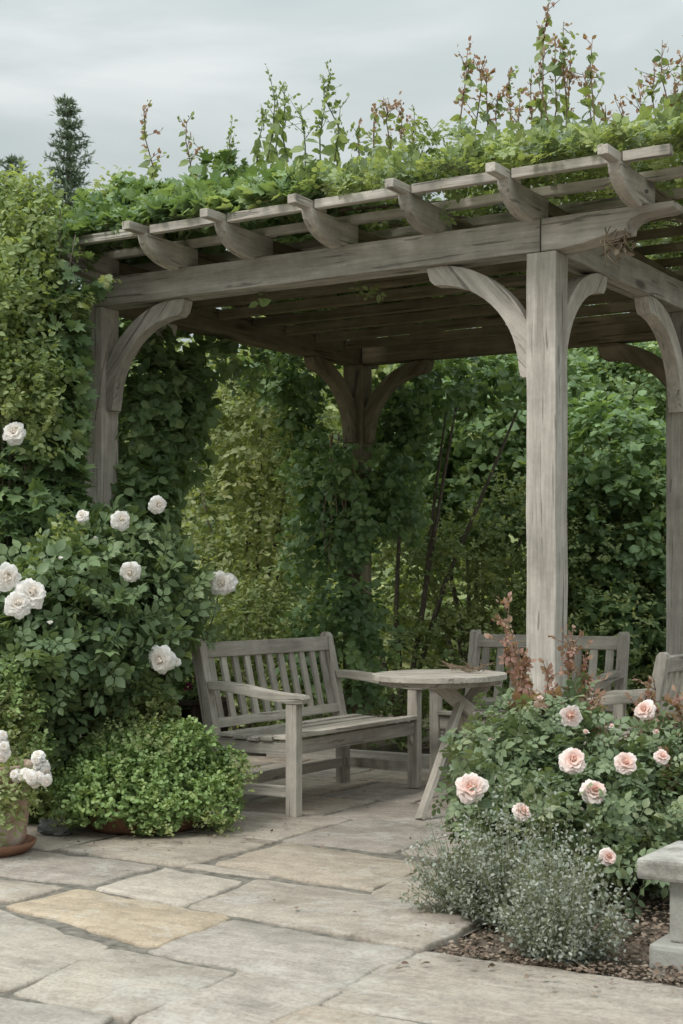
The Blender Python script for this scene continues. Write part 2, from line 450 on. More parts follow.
LAY = [(3, .002, .016, 2, .018), (4, .005, .014, 8, .021), (5, .009, .012, 15, .024), (6, .012, .010, 24, .027), (7, .015, .007, 35, .029),
       (8, .017, .004, 48, .031), (9, .019, .001, 62, .033), (9, .019, -.003, 78, .034), (8, .017, -.008, 96, .034)]
B_WHITE = [bloom_mesh('bloom_mesh', LAY, seed=s) for s in (1, 2, 3)]
B_PINK = [bloom_mesh('bloom_mesh', LAY, seed=s) for s in (4, 5, 6)]
HALF = LAY[:6]
BUDL = [(3, .001, .020, -4, .020), (4, .004, .014, 2, .024), (4, .007, .008, 8, .026)]
H_PINK = [bloom_mesh('bloom_mesh', HALF, seed=s) for s in (7, 8)]; D_PINK = [bloom_mesh('bud_mesh', BUDL, seed=9)]
H_WHITE = [bloom_mesh('bloom_mesh', HALF, seed=s) for s in (10, 11)]; D_WHITE = [bloom_mesh('bud_mesh', BUDL, seed=12)]
for b in H_PINK+D_PINK: b.materials.append(M['p_pink'])
for b in H_WHITE+D_WHITE: b.materials.append(M['p_white'])
for b in B_WHITE: b.materials.append(M['p_white'])
for b in B_PINK: b.materials.append(M['p_pink'])

def bloom(parent, origin, p, face, size, pool, name='bloom', label=None):
    f = Vector(face).normalized()
    q = f.to_track_quat('Z', 'Y').to_matrix().to_4x4() @ Matrix.Rotation(random.uniform(0, 6.28), 4, 'Z')
    o = bpy.data.objects.new(name, random.choice(pool)); C.objects.link(o); o.parent = parent
    o.matrix_basis = Matrix.Translation(Vector(p)-Vector(origin)) @ q @ Matrix.Scale(size/.1, 4)
    if label: o['label'] = label
    return o

# ------------------------------------------------------------------ ground
def struct(name, me, mat):
    o = link(name, me, mat); o['kind'] = 'structure'; return o

def poly_mesh(name, pts, z):
    return np_mesh(name, [(x, y, z) for x, y in pts], list(range(len(pts))), [len(pts)], smooth=False)

def grid_mesh(name, x0, x1, y0, y1, nx, ny, zf):
    xs = np.linspace(x0, x1, nx); ys = np.linspace(y0, y1, ny)
    X, Y = np.meshgrid(xs, ys); Z = zf(X, Y)
    V = np.stack([X, Y, Z], -1).reshape(-1, 3)
    i = np.arange(nx-1)[None, :]+(np.arange(ny-1)*nx)[:, None]; i = i.ravel()
    L = np.stack([i, i+1, i+nx+1, i+nx], -1).ravel()
    return np_mesh(name, V, L, np.full(len(i), 4))

struct('ground', grid_mesh('ground', -150, 150, -150, 150, 40, 40, lambda X, Y: X*0-.09), M['soil'])

def slab_mesh(slabs):
    V = []; F = []; cols = []
    for (pts, z, col) in slabs:
        pts = [np.array(p, float) for p in pts]; out = []
        n = len(pts)
        for i in range(n):
            a, b = pts[i], pts[(i+1) % n]; ln = np.linalg.norm(b-a); k = max(3, int(ln/.05))
            nrm = np.array((b-a)[::-1])*(1, -1)/ln
            ph = random.uniform(0, 6.28)
            for j in range(k):
                t = j/k
                e = .009*math.sin(ph+t*ln*6)+.006*math.sin(ph*2+t*ln*17)+random.gauss(0, .003)
                if j == 0: out.append(a+(sum(pts)/n-a)*.02)
                else: out.append(a+(b-a)*t+nrm*e)
        out = np.array(out); c = out.mean(0); m = len(out)
        rings = []
        tilt = (random.uniform(-.006, .006), random.uniform(-.006, .006))
        for ins, dz in ((0, -.055), (0, -.010), (.004, -.003), (.011, 0)):
            dd = c-out; dl = np.linalg.norm(dd, axis=1, keepdims=True)
            q = out+dd/dl*ins
            b = len(V)
            for x, y in q:
                V.append((x, y, z+dz+(tilt[0]*(x-c[0])+tilt[1]*(y-c[1])) + (random.gauss(0, .0012) if dz > -.05 else 0)))
                cols.append(col)
            rings.append(b)
        for r0, r1 in zip(rings[:-1], rings[1:]):
            for i in range(m): F.append((r0+i, r0+(i+1) % m, r1+(i+1) % m, r1+i))
        cidx = len(V); V.append((c[0], c[1], z+.001)); cols.append(col)
        for i in range(m): F.append((rings[-1]+i, rings[-1]+(i+1) % m, cidx))
    me = np_mesh('paving', V, [i for f in F for i in f], [len(f) for f in F], smooth=False)
    a = me.attributes.new('slab', 'FLOAT_COLOR', 'POINT')
    a.data.foreach_set('color', np.array([(*c, 1) for c in cols], np.float32).ravel())
    return me

ORANGE = (.49, .405, .305)
def flagcol():
    t = random.random()
    base = [(.40, .365, .31), (.435, .40, .345), (.37, .345, .305), (.42, .375, .31), (.39, .37, .335)][int(t*4.99)]
    k = random.uniform(.93, 1.07)
    return (base[0]*k*1.03, base[1]*k*.985, base[2]*k*.98)
G = .006
def rect(u0, u1, v0, v1, z=None, col=None, j=.025):
    q = lambda: random.uniform(-j, j)
    pts = [(u0+G+abs(q())*.5, v0+G+abs(q())*.6), (u1-G-abs(q())*.5, v0+G+abs(q())*.6), (u1-G-abs(q())*.5, v1-G-abs(q())*.6), (u0+G+abs(q())*.5, v1-G-abs(q())*.6)]
    return (pts, random.uniform(-.004, .004) if z is None else z, col or flagcol())
slabs = []
def grow(p, e=.016):
    a = np.array(p, float); c = a.mean(0)
    return [tuple(q+(np.sign(q-c))*e*(.6+.5*random.random())) for q in a]
# traced flags: corners (u, v) on the ground
tr = [([(-4.02, 4.26), (-3.15, 4.02), (-3.17, 4.50), (-4.0, 4.64)], ORANGE),
      ([(-3.93, 4.68), (-3.45, 4.60), (-3.53, 5.10), (-3.97, 5.17)], (.47, .44, .385)),
      ([(-3.42, 4.60), (-2.65, 4.50), (-2.68, 5.10), (-3.50, 5.20)], (.395, .365, .315)),
      ([(-3.85, 5.38), (-2.97, 5.22), (-3.06, 5.83), (-3.90, 6.00)], (.43, .385, .315)),
      ([(-2.94, 5.18), (-2.45, 5.09), (-2.48, 5.75), (-3.03, 5.80)], None),
      ([(-2.62, 4.50), (-2.345, 4.42), (-2.345, 5.05), (-2.65, 5.08)], (.40, .37, .32)),
      ([(-3.12, 3.98), (-2.335, 3.88), (-2.345, 4.40), (-3.14, 4.49)], (.405, .385, .345)),
      ([(-3.13, 3.36), (-2.66, 3.29), (-2.71, 3.87), (-3.24, 3.92)], (.435, .41, .355)),
      ([(-3.95, 3.45), (-3.17, 3.37), (-3.28, 3.94), (-4.1, 4.2)], (.44, .415, .36)),
      ([(-2.63, 3.29), (-2.30, 3.26), (-2.31, 3.85), (-2.68, 3.87)], (.46, .435, .385))]
for p, c in tr: slabs.append((grow(p), .011 if abs(p[0][0]+2.62) < .001 and abs(p[0][1]-4.5) < .001 else random.uniform(-.003, .003), (c if c is ORANGE else (c[0]*1.03, c[1]*.985, c[2]*.98)) if c else flagcol()))
for u0, u1, v0, v1 in [(-4.75, -4.06, 3.5, 4.25), (-5.6, -4.78, 3.5, 4.25), (-4.95, -4.05, 4.3, 4.66), (-5.9, -5.0, 4.3, 4.66),
                       (-4.95, -4.0, 4.70, 5.22), (-5.9, -4.98, 4.70, 5.22), (-3.95, -3.46, 5.22, 5.36),
                       (-4.7, -3.92, 5.26, 6.02), (-5.5, -4.72, 5.26, 6.02), (-6.4, -5.53, 5.26, 6.02),
                       (-3.46, -2.70, 2.6, 3.32), (-4.3, -3.49, 2.6, 3.36), (-5.2, -4.33, 2.6, 3.45), (-2.68, -2.31, 2.55, 3.25)]:
    slabs.append(rect(u0, u1, v0, v1))
v = 6.03
for vh in (.78, .66, .72, .55, .50):
    u = -6.4+random.uniform(-.2, .2)
    umax = -2.95 if v < 7.0 else -1.4
    while u < umax-.15:
        w = min(random.uniform(.6, 1.0), umax-u)
        if umax-u-w < .2: w = umax-u
        slabs.append(rect(u, u+w, v, min(v+vh, 9.02))); u += w
    v += vh
    if v > 8.9: break
v = 2.55
for vh in (.7, .8, .75, .8, .7):
    u = -6.5
    while u < 3:
        w = random.uniform(.7, 1.1); slabs.append(rect(u, u+w, v-vh, v)); u += w
    v -= vh
# lower, larger worn flags in front of the rose bed
for u0, u1, v0, v1, c in [(-2.37, -1.25, 3.72, 4.47, (.40, .375, .325)), (-1.245, -.2, 3.72, 4.47, (.39, .37, .325)), (-.195, .9, 3.7, 4.46, None), (.905, 2.2, 3.7, 4.46, None),
                          (-2.36, -1.0, 2.6, 3.715, None), (-.995, .2, 2.6, 3.715, None), (.205, 1.6, 2.6, 3.695, None)]:
    slabs.append(rect(u0, u1, v0, v1, -.008, c and (c[0]*1.03, c[1]*.985, c[2]*.98), .01))
struct('paving', slab_mesh(slabs), M['flag'])
struct('joint_bed', grid_mesh('joint_bed', -6.6, -2.325, -2, 9.04, 60, 120, lambda X, Y: -.011+.003*np.sin(X*9)*np.sin(Y*7)), M['mortar'])
struct('joint_bed', grid_mesh('joint_bed', -2.345, 3., -2, 4.475, 60, 90, lambda X, Y: -.013+.002*np.sin(X*9)*np.sin(Y*7)), M['mortar'])
def soilz(X, Y): return -.035+.02*np.sin(X*5.1)*np.sin(Y*4.3)+.012*np.sin(X*17+1)*np.sin(Y*15)+RS.randn(*X.shape)*.006
struct('soil', grid_mesh('soil', -2.34, 2., 4.44, 7.0, 260, 160, soilz), M['soil'])
struct('soil', grid_mesh('soil', -3.0, -2.30, 5.8, 7.0, 24, 40, lambda X, Y: soilz(X, Y)+.055), M['soil'])
struct('soil', grid_mesh('soil', -9., 4., 9.06, 12., 120, 40, soilz), M['soil'])

# leaf litter on the rose bed
n = 7000
P = np.stack([RS.uniform(-2.28, -.6, n), 4.46+RS.rand(n)**1.5*1.5, np.full(n, -.014)+RS.rand(n)*.022], -1)
n2 = 60
P2 = np.stack([RS.uniform(-4.6, -2.4, n2), RS.uniform(4.6, 8.5, n2), np.full(n2, .012)], -1)
P2 = np.concatenate([P2, np.stack([RS.uniform(-2.75, -2.35, 50), RS.uniform(4.5, 5.9, 50), np.full(50, .012)], -1), np.stack([RS.uniform(-2.3, -1.3, 50), 4.47-RS.rand(50)**2*.3, np.full(50, .006)], -1),
                     np.stack([RS.uniform(-4.9, -4.0, 70), RS.uniform(5.3, 6.5, 70), np.full(70, .010)], -1)])
P = np.concatenate([P, P2]); n = len(P)
lit = leaf_obj('leaf_litter', P, RS.randn(n, 3)*(1, 1, .15), UP+RS.randn(n, 3)*.35, .010+RS.rand(n)**2*.024, OVAL, M['l_litter'], None, (0, 0, 0))
lit['kind'] = 'stuff'; lit['label'] = 'brown dead leaves and bark chips scattered on the rose bed and the flags beside it'

# ------------------------------------------------------------------ pergola
PO = Vector((-4.3, 8.2, 0))
per = thing('pergola', 'weathered grey oak pergola with curved braces and rafter tails over the seating', 'pergola', PO)
H = 2.85; BH = .16; BT = H+BH; RH = .115; RT_Z = BT+RH
FL, FR, BL, BR, MR = (-5.74, 6.85), (-2.91, 6.85), (-5.56, 9.55), (-2.95, 9.55), (-2.83, 8.71)
def pp(x, y, z): return Vector((x, y, z))-PO
for (x, y) in (FL, FR, BL, BR, MR):
    w = .155
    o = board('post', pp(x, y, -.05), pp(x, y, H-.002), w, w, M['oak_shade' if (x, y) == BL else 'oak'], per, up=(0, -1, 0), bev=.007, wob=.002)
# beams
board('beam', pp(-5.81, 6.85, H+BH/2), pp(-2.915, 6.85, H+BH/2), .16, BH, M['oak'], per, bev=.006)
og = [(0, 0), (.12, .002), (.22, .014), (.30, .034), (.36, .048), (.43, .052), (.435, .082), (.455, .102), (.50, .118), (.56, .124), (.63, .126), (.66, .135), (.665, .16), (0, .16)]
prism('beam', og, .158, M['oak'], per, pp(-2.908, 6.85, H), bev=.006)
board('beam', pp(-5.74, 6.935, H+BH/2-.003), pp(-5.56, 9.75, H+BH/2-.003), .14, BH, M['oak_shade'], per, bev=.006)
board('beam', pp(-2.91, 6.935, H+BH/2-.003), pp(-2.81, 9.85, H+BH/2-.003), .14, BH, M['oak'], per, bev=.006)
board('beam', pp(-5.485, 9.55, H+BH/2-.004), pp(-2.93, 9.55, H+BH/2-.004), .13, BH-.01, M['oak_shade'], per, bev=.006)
# braces
def arc(cx, cz, r, a0, a1, k=14): return [(cx+r*math.cos(R(a0+(a1-a0)*i/k)), cz+r*math.sin(R(a0+(a1-a0)*i/k))) for i in range(k+1)]
def brace_pts(S=1.):
    cx, cz = .53, -.57
    r1, r2 = .475, .575
    a_top = math.degrees(math.acos(-math.sqrt(r2*r2-cz*cz)/r2)); a_post = math.degrees(math.pi-math.asin(math.sqrt(r2*r2-cx*cx)/r2))
    up = arc(cx, cz, r2, a_top, a_post)             # from beam to post
    lo = arc(cx, cz, r1, 176, 91)
    pts = up+[(0, -.60), (.045, -.60)]+lo+[(.548, -.068), (.566, -.012), (.56, 0)]
    return [(x*S, z*S) for x, z in pts]
def brace(post, d, S=1., th=.085, off=.079, mat='oak'):
    x, y = post; dv = Vector((d[0], d[1], 0)).normalized()
    prism('brace', brace_pts(S), th, M[mat], per, pp(x, y, H-.003)+dv*off, x=dv, grain=48)
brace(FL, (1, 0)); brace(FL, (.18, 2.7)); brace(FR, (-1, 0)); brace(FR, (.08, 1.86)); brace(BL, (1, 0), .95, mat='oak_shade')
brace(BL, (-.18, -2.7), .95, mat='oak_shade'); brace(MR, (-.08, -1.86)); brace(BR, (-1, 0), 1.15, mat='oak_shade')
# rafters with quarter round tails
RU = [-2.40, -2.945, -3.475, -4.03, -4.57, -5.08, -5.65]
tail = [(0, RH)]+[(x, RH-k*RH/.145) for x, k in ((.004, .03), (.014, .06), (.035, .092), (.068, .122), (.11, .147), (.16, .166), (.22, .178), (.285, .183))]+[(.295, 0), (.47, 0), (.47, RH)]
tail = [(x, z) for x, z in tail]
V0 = 6.41
for u in RU:
    prism('rafter_tail', tail, .062, M['oak'], per, pp(u, V0, BT+.002), x=(0, 1, 0))
    board('rafter_cap', pp(u-.002, V0-.135, RT_Z+.021), pp(u-.002, V0+.16, RT_Z+.023), .050, .044, M['oak'], per)
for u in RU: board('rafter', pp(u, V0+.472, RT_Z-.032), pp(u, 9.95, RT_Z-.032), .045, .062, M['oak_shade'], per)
# purlins lie on the rafters
for i in range(9):
    y = V0+.05+i*.37
    zz = RT_Z+.027
    if i == 0:
        ends = [-5.74]+sorted(RU)[1:]+[-2.12]
        for a, b in zip(ends[:-1], ends[1:]):
            board('purlin', pp(a+.03, y, zz), pp(b-.03, y, zz), .045, .046, M['oak'], per)
    else:
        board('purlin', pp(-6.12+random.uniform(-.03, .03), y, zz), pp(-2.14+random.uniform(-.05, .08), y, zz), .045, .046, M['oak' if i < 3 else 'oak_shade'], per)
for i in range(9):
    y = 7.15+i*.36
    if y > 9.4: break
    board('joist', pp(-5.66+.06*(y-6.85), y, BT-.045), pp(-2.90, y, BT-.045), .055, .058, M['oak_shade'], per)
# bolt heads on the rafter tails
for u in RU[:1]:
    me = lathe_mesh('bolt', [(0, .012), (.008, .012), (.009, .008), (.009, 0)], 10)
    link('bolt', me, M['greystone'], per, Matrix.Translation(pp(u+.032, 6.74, BT+.05)) @ Matrix.Rotation(R(90), 4, 'Y'))

# ------------------------------------------------------------------ benches
def bench(W, label, loc, rotz, zs=1., nsl=12, group='weathered slatted garden benches', D=1.):
    t = thing('garden_bench', label, 'bench', loc, rotz, group); t.scale = (1, D, 1)
    w = M['teak']; L = .062
    xs = (-W/2+L/2, W/2-L/2)
    def S(z): return z*zs
    for x in xs:
        board('leg', (x, .0, 0), (x, 0, S(.598)), L, L, w, t, up=(0, -1, 0), bev=.005)
        back = [(.43, 0), (.495, 0), (.50, S(.36)), (.52, S(.44)), (.605, S(.90)), (.60, S(.925)), (.585, S(.937)), (.565, S(.935)), (.548, S(.915)), (.455, S(.44)), (.435, S(.36))]
        prism('back_post', back, L, w, t, (x, 0, 0), x=(0, 1, 0), bev=.005, grain=84)
        arm = [(-.075, S(.612)), (-.07, S(.60)), (-.035, S(.597)), (.05, S(.60)), (.16, S(.614)), (.30, S(.638)), (.42, S(.652)), (.485, S(.655)), (.495, S(.702)), (.40, S(.70)), (.28, S(.688)), (.15, S(.665)), (.05, S(.652)), (-.04, S(.648)), (-.07, S(.638)), (-.078, S(.625))]
        prism('armrest', arm, .075, w, t, (x, 0, 0), x=(0, 1, 0), bev=.006)
        side = [(.032, S(.325)), (.44, S(.325)), (.44, S(.405)), (.34, S(.395)), (.22, S(.382)), (.10, S(.39)), (.032, S(.408))]
        prism('seat_rail', side, .032, w, t, (x, 0, 0), x=(0, 1, 0))
        board('stretcher', (x, .032, S(.13)), (x, .434, S(.13)), .035, .06, w, t)
        s = 1 if x < 0 else -1
        prism('bracket', [(.031, 0), (.07, 0), (.031, -.07)], .022, w, t, (x, .005, S(.325)), x=(s, 0, 0), bev=.002)
    board('seat_rail', (xs[0]+L/2, .0, S(.365)), (xs[1]-L/2, 0, S(.365)), .03, .078, w, t)
    board('seat_rail', (xs[0]+L/2, .47, S(.37)), (xs[1]-L/2, .47, S(.37)), .03, .07, w, t)
    board('stretcher', (xs[0]+.018, .462, S(.13)), (xs[1]-.018, .462, S(.13)), .032, .06, w, t)
    # seat slats follow the dip of the side rails
    for y, z, ww in ((-.012, .418, .06), (.065, .405, .068), (.145, .396, .068), (.225, .392, .068), (.305, .397, .068), (.385, .405, .068)):
        e = 0.0 if y > .03 else -L-.001
        a = xs[0]-(L/2 if e == 0 else -L/2-.001); b = xs[1]+(L/2 if e == 0 else -L/2-.001)
        board('seat_slat', (a, y, S(z)+.012), (b, y, S(z)+.012), ww, .022, w, t, bev=.004)
    lean = Vector((0, .09, S(.48))).normalized()
    def bk(z): return .475+(z-.44)/.46*.093-.004
    board('top_rail', (xs[0]+L/2-.01, bk(.855)+.01, S(.865)), (xs[1]-L/2+.01, bk(.855)+.01, S(.865)), .034, .085, w, t, up=lean)
    board('lower_rail', (xs[0]+L/2-.01, bk(.46)+.012, S(.468)), (xs[1]-L/2+.01, bk(.46)+.012, S(.468)), .032, .055, w, t, up=lean)
    inner = W-2*L
    for i in range(nsl):
        x = -inner/2+inner*(i+.5)/nsl
        board('back_slat', (x, bk(.485)+.012, S(.485)), (x, bk(.83)+.012, S(.832)), .052*min(1, inner/nsl/.085), .016, w, t, up=(0, -1, 0), bev=.003)
    return t
bench(1.42, 'grey slatted wooden bench facing right, beside the green herb mound', (-4.285, 7.37, 0), R(90), nsl=11, D=1.09)
bench(1.09, 'grey slatted bench at the back, half hidden by the front post', (-3.815, 8.42, 0), 0, nsl=9)
bench(.98, 'grey wooden seat at the right edge, its arm and back post showing above the roses', (-3.11, 7.94, 0), R(-90), .94, 9)

# ------------------------------------------------------------------ table
tc_ = Vector((-3.745, 7.33, 0))
tb = thing('folding_table', 'round weathered slatted wooden table with crossed legs between the benches', 'table', tc_, R(12))
tr_ = .36; ty_ = 1.28; zt = .742
bm = bmesh.new()
nsl = 8; wd = 2*tr_/nsl
for i in range(nsl):
    y0 = -tr_+i*wd+.0025; y1 = y0+wd-.005
    def xe(y): return math.sqrt(max(0, tr_*tr_-y*y))
    ys = (y0+y1)/2-(y1-y0)/2*np.cos(np.linspace(0, math.pi, 15))
    ol = [(xe(y), y*ty_) for y in ys]+[(-xe(y), y*ty_) for y in ys[::-1]]
    a = [bm.verts.new((x, y, zt-.027)) for x, y in ol]; b = [bm.verts.new((x, y, zt+random.uniform(-.001, .001))) for x, y in ol]
    m = len(ol)
    f2 = bm.faces.new(b); f1 = bm.faces.new(a[::-1])
    for j in range(m): bm.faces.new((a[j], a[(j+1) % m], b[(j+1) % m], b[j]))
bmesh.ops.remove_doubles(bm, verts=bm.verts[:], dist=.0003)
me = bpy.data.meshes.new('tabletop'); bm.to_mesh(me); bm.free()
link('tabletop', me, M['teak'], tb)
for s in (-1, 1):
    board('batten', (s*.16, -.33, zt-.046), (s*.16, .33, zt-.046), .05, .034, M['teak'], tb)
apr = [(.325, zt-.029), (.325, zt-.055), (.295, zt-.055), (.295, zt-.029)]
link('apron', lathe_mesh('apron', apr, 48), M['teak'], tb, Matrix.Diagonal((1, ty_, 1, 1)))
# legs: X frame
def toloc(p): return tb.matrix_world.inverted() @ Vector(p)
bpy.context.view_layer.update()
def tl(r, f, z): return toloc(Vector(np.array(tc_)+RT*r+FW*f+UP*z))
hub = tl(.15, -.03, .555)
foot = toloc((-3.665, 6.94, 0))
board('leg', foot, tl(.105, -.08, .585), .030, .055, M['teak'], tb, up=(.8, -.6, .2), bev=.004)
board('leg', tl(.22, .36, 0), tl(.10, -.03, .585), .030, .055, M['teak'], tb, up=(.8, -.6, .2), bev=.004)
board('leg', tl(.40, -.12, 0), tl(.12, .02, .57), .05, .05, M['teak'], tb, bev=.004)
board('strut', tl(.17, -.04, .53), tl(-.03, -.02, zt-.045), .08, .045, M['teak'], tb, up=(.4, -.9, 0))
board('strut', tl(.13, .01, .53), tl(.25, .03, zt-.045), .08, .045, M['teak'], tb, up=(.4, -.9, 0))

# dried twigs on the table
tw = thing('twig_bundle', 'small bundle of dried brown twigs lying on the round table', 'twigs', tuple(tc_+Vector((.12, .12, zt))))
o0 = np.array(tc_+Vector((.12, .12, zt))); paths = []
for i in range(34):
    a = random.uniform(0, 6.28); l = random.uniform(.05, .15)
    b = o0+np.array((random.gauss(0, .04), random.gauss(0, .04), random.uniform(.004, .03)))
    dv = np.array((math.cos(a)*l, math.sin(a)*l*.7, random.uniform(-.002, .05)))
    m = b+dv*.5+RS.randn(3)*.012; e = b+dv
    m[2] = max(m[2], zt+.004); e[2] = max(e[2], zt+.004)
    paths.append(([b, m, e], .0028, .0012))
tube_part('twig', paths, M['drystem'], tw, o0)

# ------------------------------------------------------------------ timber edging, planter, pots, stones
ed = board('timber_edging', (-6.0, 9.03, .035), (-2.2, 9.03, .035), .06, .10, M['teak'], None)
tag(ed, 'low timber edging board on the ground behind the benches', 'edging')

pb = thing('planter_box', 'dark brown slatted wooden planter box behind the bench with crimson flowers', 'planter', (-5.26, 6.86, 0))
for i in range(6):
    board('side_board', (-.26+i*.09, -.17, 0), (-.26+i*.09, -.17, .56), .085, .02, M['brown_wood'], pb, up=(0, -1, 0))
    board('side_board', (-.26+i*.09, .17, 0), (-.26+i*.09, .17, .56), .085, .02, M['brown_wood'], pb, up=(0, -1, 0))
for i in range(4):
    for sx in (-1, 1):
        board('side_board', (sx*.30, -.12+i*.085, 0), (sx*.30, -.12+i*.085, .56), .02, .082, M['brown_wood'], pb, up=(0, -1, 0))
board('top_rim', (-.32, -.175, .575), (.32, -.175, .575), .05, .025, M['brown_wood'], pb)
board('top_rim', (-.32, .175, .575), (.32, .175, .575), .05, .025, M['brown_wood'], pb)
for sx in (-1, 1): board('top_rim', (sx*.30, -.148, .576), (sx*.30, .148, .576), .05, .024, M['brown_wood'], pb)
link('soil_fill', grid_mesh('soil_fill', -.29, .29, -.16, .16, 14, 8, lambda X, Y: .53+RS.randn(*X.shape)*.01), M['soil'], pb)
pf = thing('flowering_plant', 'small crimson flowering plant growing in the brown planter box', 'flower', (-5.26, 6.86, .53))
O_ = np.array((-5.26, 6.86, .53))
P = O_+np.stack([RS.uniform(-.26, .28, 420), RS.uniform(-.14, .14, 420), RS.uniform(.0, .17, 420)], -1)
a = sprays(P, nz(RS.randn(420, 3)+UP), 3, .05, .035, rnd=.8)
leaf_obj('foliage', a[0], a[1], a[2], a[3], OVAL, M['l_dark'], pf, O_, a[4])
for i in range(26):
    c = O_+np.array((random.uniform(-.22, .28), random.uniform(-.15, .1), random.uniform(.08, .21)))
    P = c+RS.randn(14, 3)*.011
    leaf_obj('bloom', P, RS.randn(14, 3)+UP, RS.randn(14, 3), .016+RS.rand(14)*.012, ROUND, M['p_purple'], pf, O_)

# terracotta pot at the left edge
pc = np.array(at(-16, 853, 6.87)); pc[2] = 0
pot = thing('flower_pot', 'tall weathered terracotta pot on a saucer at the left edge', 'pot', pc)
link('pot', lathe_mesh('pot', [(0, .035), (.175, .035), (.18, .05), (.192, .09), (.188, .10), (.197, .14), (.205, .24), (.203, .33), (.212, .335), (.222, .35), (.224, .40), (.218, .41), (.20, .405), (.195, .37), (.0, .37)], 56), M['terracotta'], pot)
link('saucer', lathe_mesh('saucer', [(0, .0), (.195, .0), (.225, .03), (.236, .052), (.229, .055), (.214, .036), (.19, .022), (0, .02)], 56), M['terracotta2'], pot)

ge = thing('potted_plant', 'trailing leafy plant with white flower heads growing in the tall terracotta pot', 'plant', tuple(pc+UP*.38))
go = pc+UP*.38
bl = [(-10, 748, 7.12, 42, 34, .22), (10, 715, 7.2, 26, 42, .15), (-8, 790, 6.98, 30, 24, .1), (22, 775, 6.85, 14, 16, .06), (8, 792, 6.68, 22, 22, .05), (-4, 812, 6.66, 16, 20, .05)]
foliage(ge, go, bl, 950, 6, .07, .030, OVAL, M['l_yellow'], shell=.8, lump=.3, freq=5., droop=.02)
foliage(ge, go, [(8, 708, 7.2, 30, 44, .16), (35, 752, 7.2, 14, 18, .1)], 220, 7, .09, .034, DIAM, M['l_herb'], 'foliage', shell=.9, up=.8)
tube_part('stem', branch_paths(go, [at(x, y, 7.1) for x, y in ((38, 735), (10, 680), (22, 690), (-5, 690), (40, 760), (2, 740), (30, 770))], .004, .002), M['greenstem'], ge, go)
def umbel(parent, origin, c, r, n, pool, nm='bloom'):
    for i in range(n):
        d = Vector((random.gauss(0, 1), random.gauss(0, 1), random.gauss(.2, 1))).normalized()
        bloom(parent, origin, Vector(c)+d*r*random.uniform(.5, 1), d-Vector(FW)*.6, random.uniform(.04, .055), pool, nm)
for (x, y, r) in ((38, 760, .026), (42, 768, .030), (44, 777, .030), (33, 778, .030), (24, 777, .028), (16, 776, .024), (4, 747, .03), (-1, 737, .026), (3, 754, .02)):
    umbel(ge, go, at(x, y, 6.64), r, 6, B_WHITE)

# herb bowl
hc = np.array(at(143, 825, 7.62)); hc[2] = 0
hb = thing('bowl_pot', 'wide shallow terracotta bowl under the bright green herb mound', 'pot', hc)
link('bowl', lathe_mesh('bowl', [(0, .0), (.27, .0), (.30, .02), (.335, .10), (.345, .11), (.345, .135), (.33, .137), (.315, .12), (0, .11)], 56), M['terracotta2'], hb)
hm = thing('herb_mound', 'dense bright green herb mound overflowing a terracotta bowl beside the bench', 'plant', tuple(hc+UP*.11))
ho = hc+UP*.11
bl = [(140, 795, 7.55, 86, 44, .40), (165, 775, 7.6, 66, 46, .36), (95, 805, 7.5, 44, 32, .3), (200, 795, 7.55, 40, 40, .28), (120, 765, 7.7, 45, 34, .3), (226, 772, 7.7, 18, 24, .14), (185, 748, 7.6, 34, 24, .2), (110, 782, 7.4, 26, 22, .16), (155, 812, 7.32, 40, 22, .16)]
def rimclip(p):
    X = p@RT; Y = p@FW; x = 341.5+1500*X/Y; y = 590-1500*(p[:, 2]-EYE)/Y
    return ~((((x > 74) & (x < 128)) | ((x > 178) & (x < 206))) & (y > 823+4*np.sin(x*.4)))
foliage(hm, ho, bl, 6600, 6, .055, .025, ROUND, M['l_herb'], shell=.4, lump=.36, freq=5., clip=rimclip, up=.6, rnd=.7)
P = np.array([at(x, y, 7.24) for x, y in RS.uniform((70, 812), (225, 838), (200, 2))])
foliage(hm, ho, [(170, 838, 7.1, 22, 7, .05), (192, 842, 7.1, 12, 6, .04), (242, 775, 7.5, 12, 24, .08), (60, 828, 7.3, 16, 9, .08), (146, 838, 7.15, 18, 6, .05), (218, 826, 7.3, 18, 10, .08), (150, 745, 7.5, 60, 26, .2)], 330, 6, .06, .02, ROUND, M['l_yellow'], shell=.9)
hm2c = np.array(at(115, 795, 8.0)); hm2c[2] = 0
h2 = thing('herb_clump', 'taller darker green herb clump behind the herb mound at the foot of the roses', 'plant', hm2c)
foliage(h2, hm2c, [(130, 722, 7.95, 46, 34, .25), (85, 762, 7.9, 46, 46, .25), (160, 752, 8.0, 24, 26, .2), (60, 790, 7.8, 34, 40, .2)], 3600, 5, .04, .028, ROUND, M['l_hedge'], shell=.3, lump=.18, freq=4., up=.6)

def rock(name, label, c, sx, sy, sz, rot):
    bm = bmesh.new(); bmesh.ops.create_cube(bm, size=1)
    bmesh.ops.subdivide_edges(bm, edges=bm.edges[:], cuts=3, use_grid_fill=True)
    for v_ in bm.verts:
        v_.co = Vector((v_.co.x*sx, v_.co.y*sy, (v_.co.z+.5)*sz))+Vector((random.gauss(0, 1), random.gauss(0, 1), random.gauss(0, .6)))*.006
    bmesh.ops.bevel(bm, geom=[e for e in bm.edges if e.calc_face_angle(0) > .9], offset=.012, segments=2, affect='EDGES')
    me = bpy.data.meshes.new(name); bm.to_mesh(me); bm.free()
    o = link(name, me, M['greystone'], None, Matrix.Translation(c) @ Matrix.Rotation(rot, 4, 'Z'))
    return tag(o, label, 'stone')
c = gr(47, 836); rock('stone_block', 'small rough grey stone block between the terracotta pot and the herb bowl', Vector((c[0], c[1]+.06, .002)), .14, .1, .065, R(20))

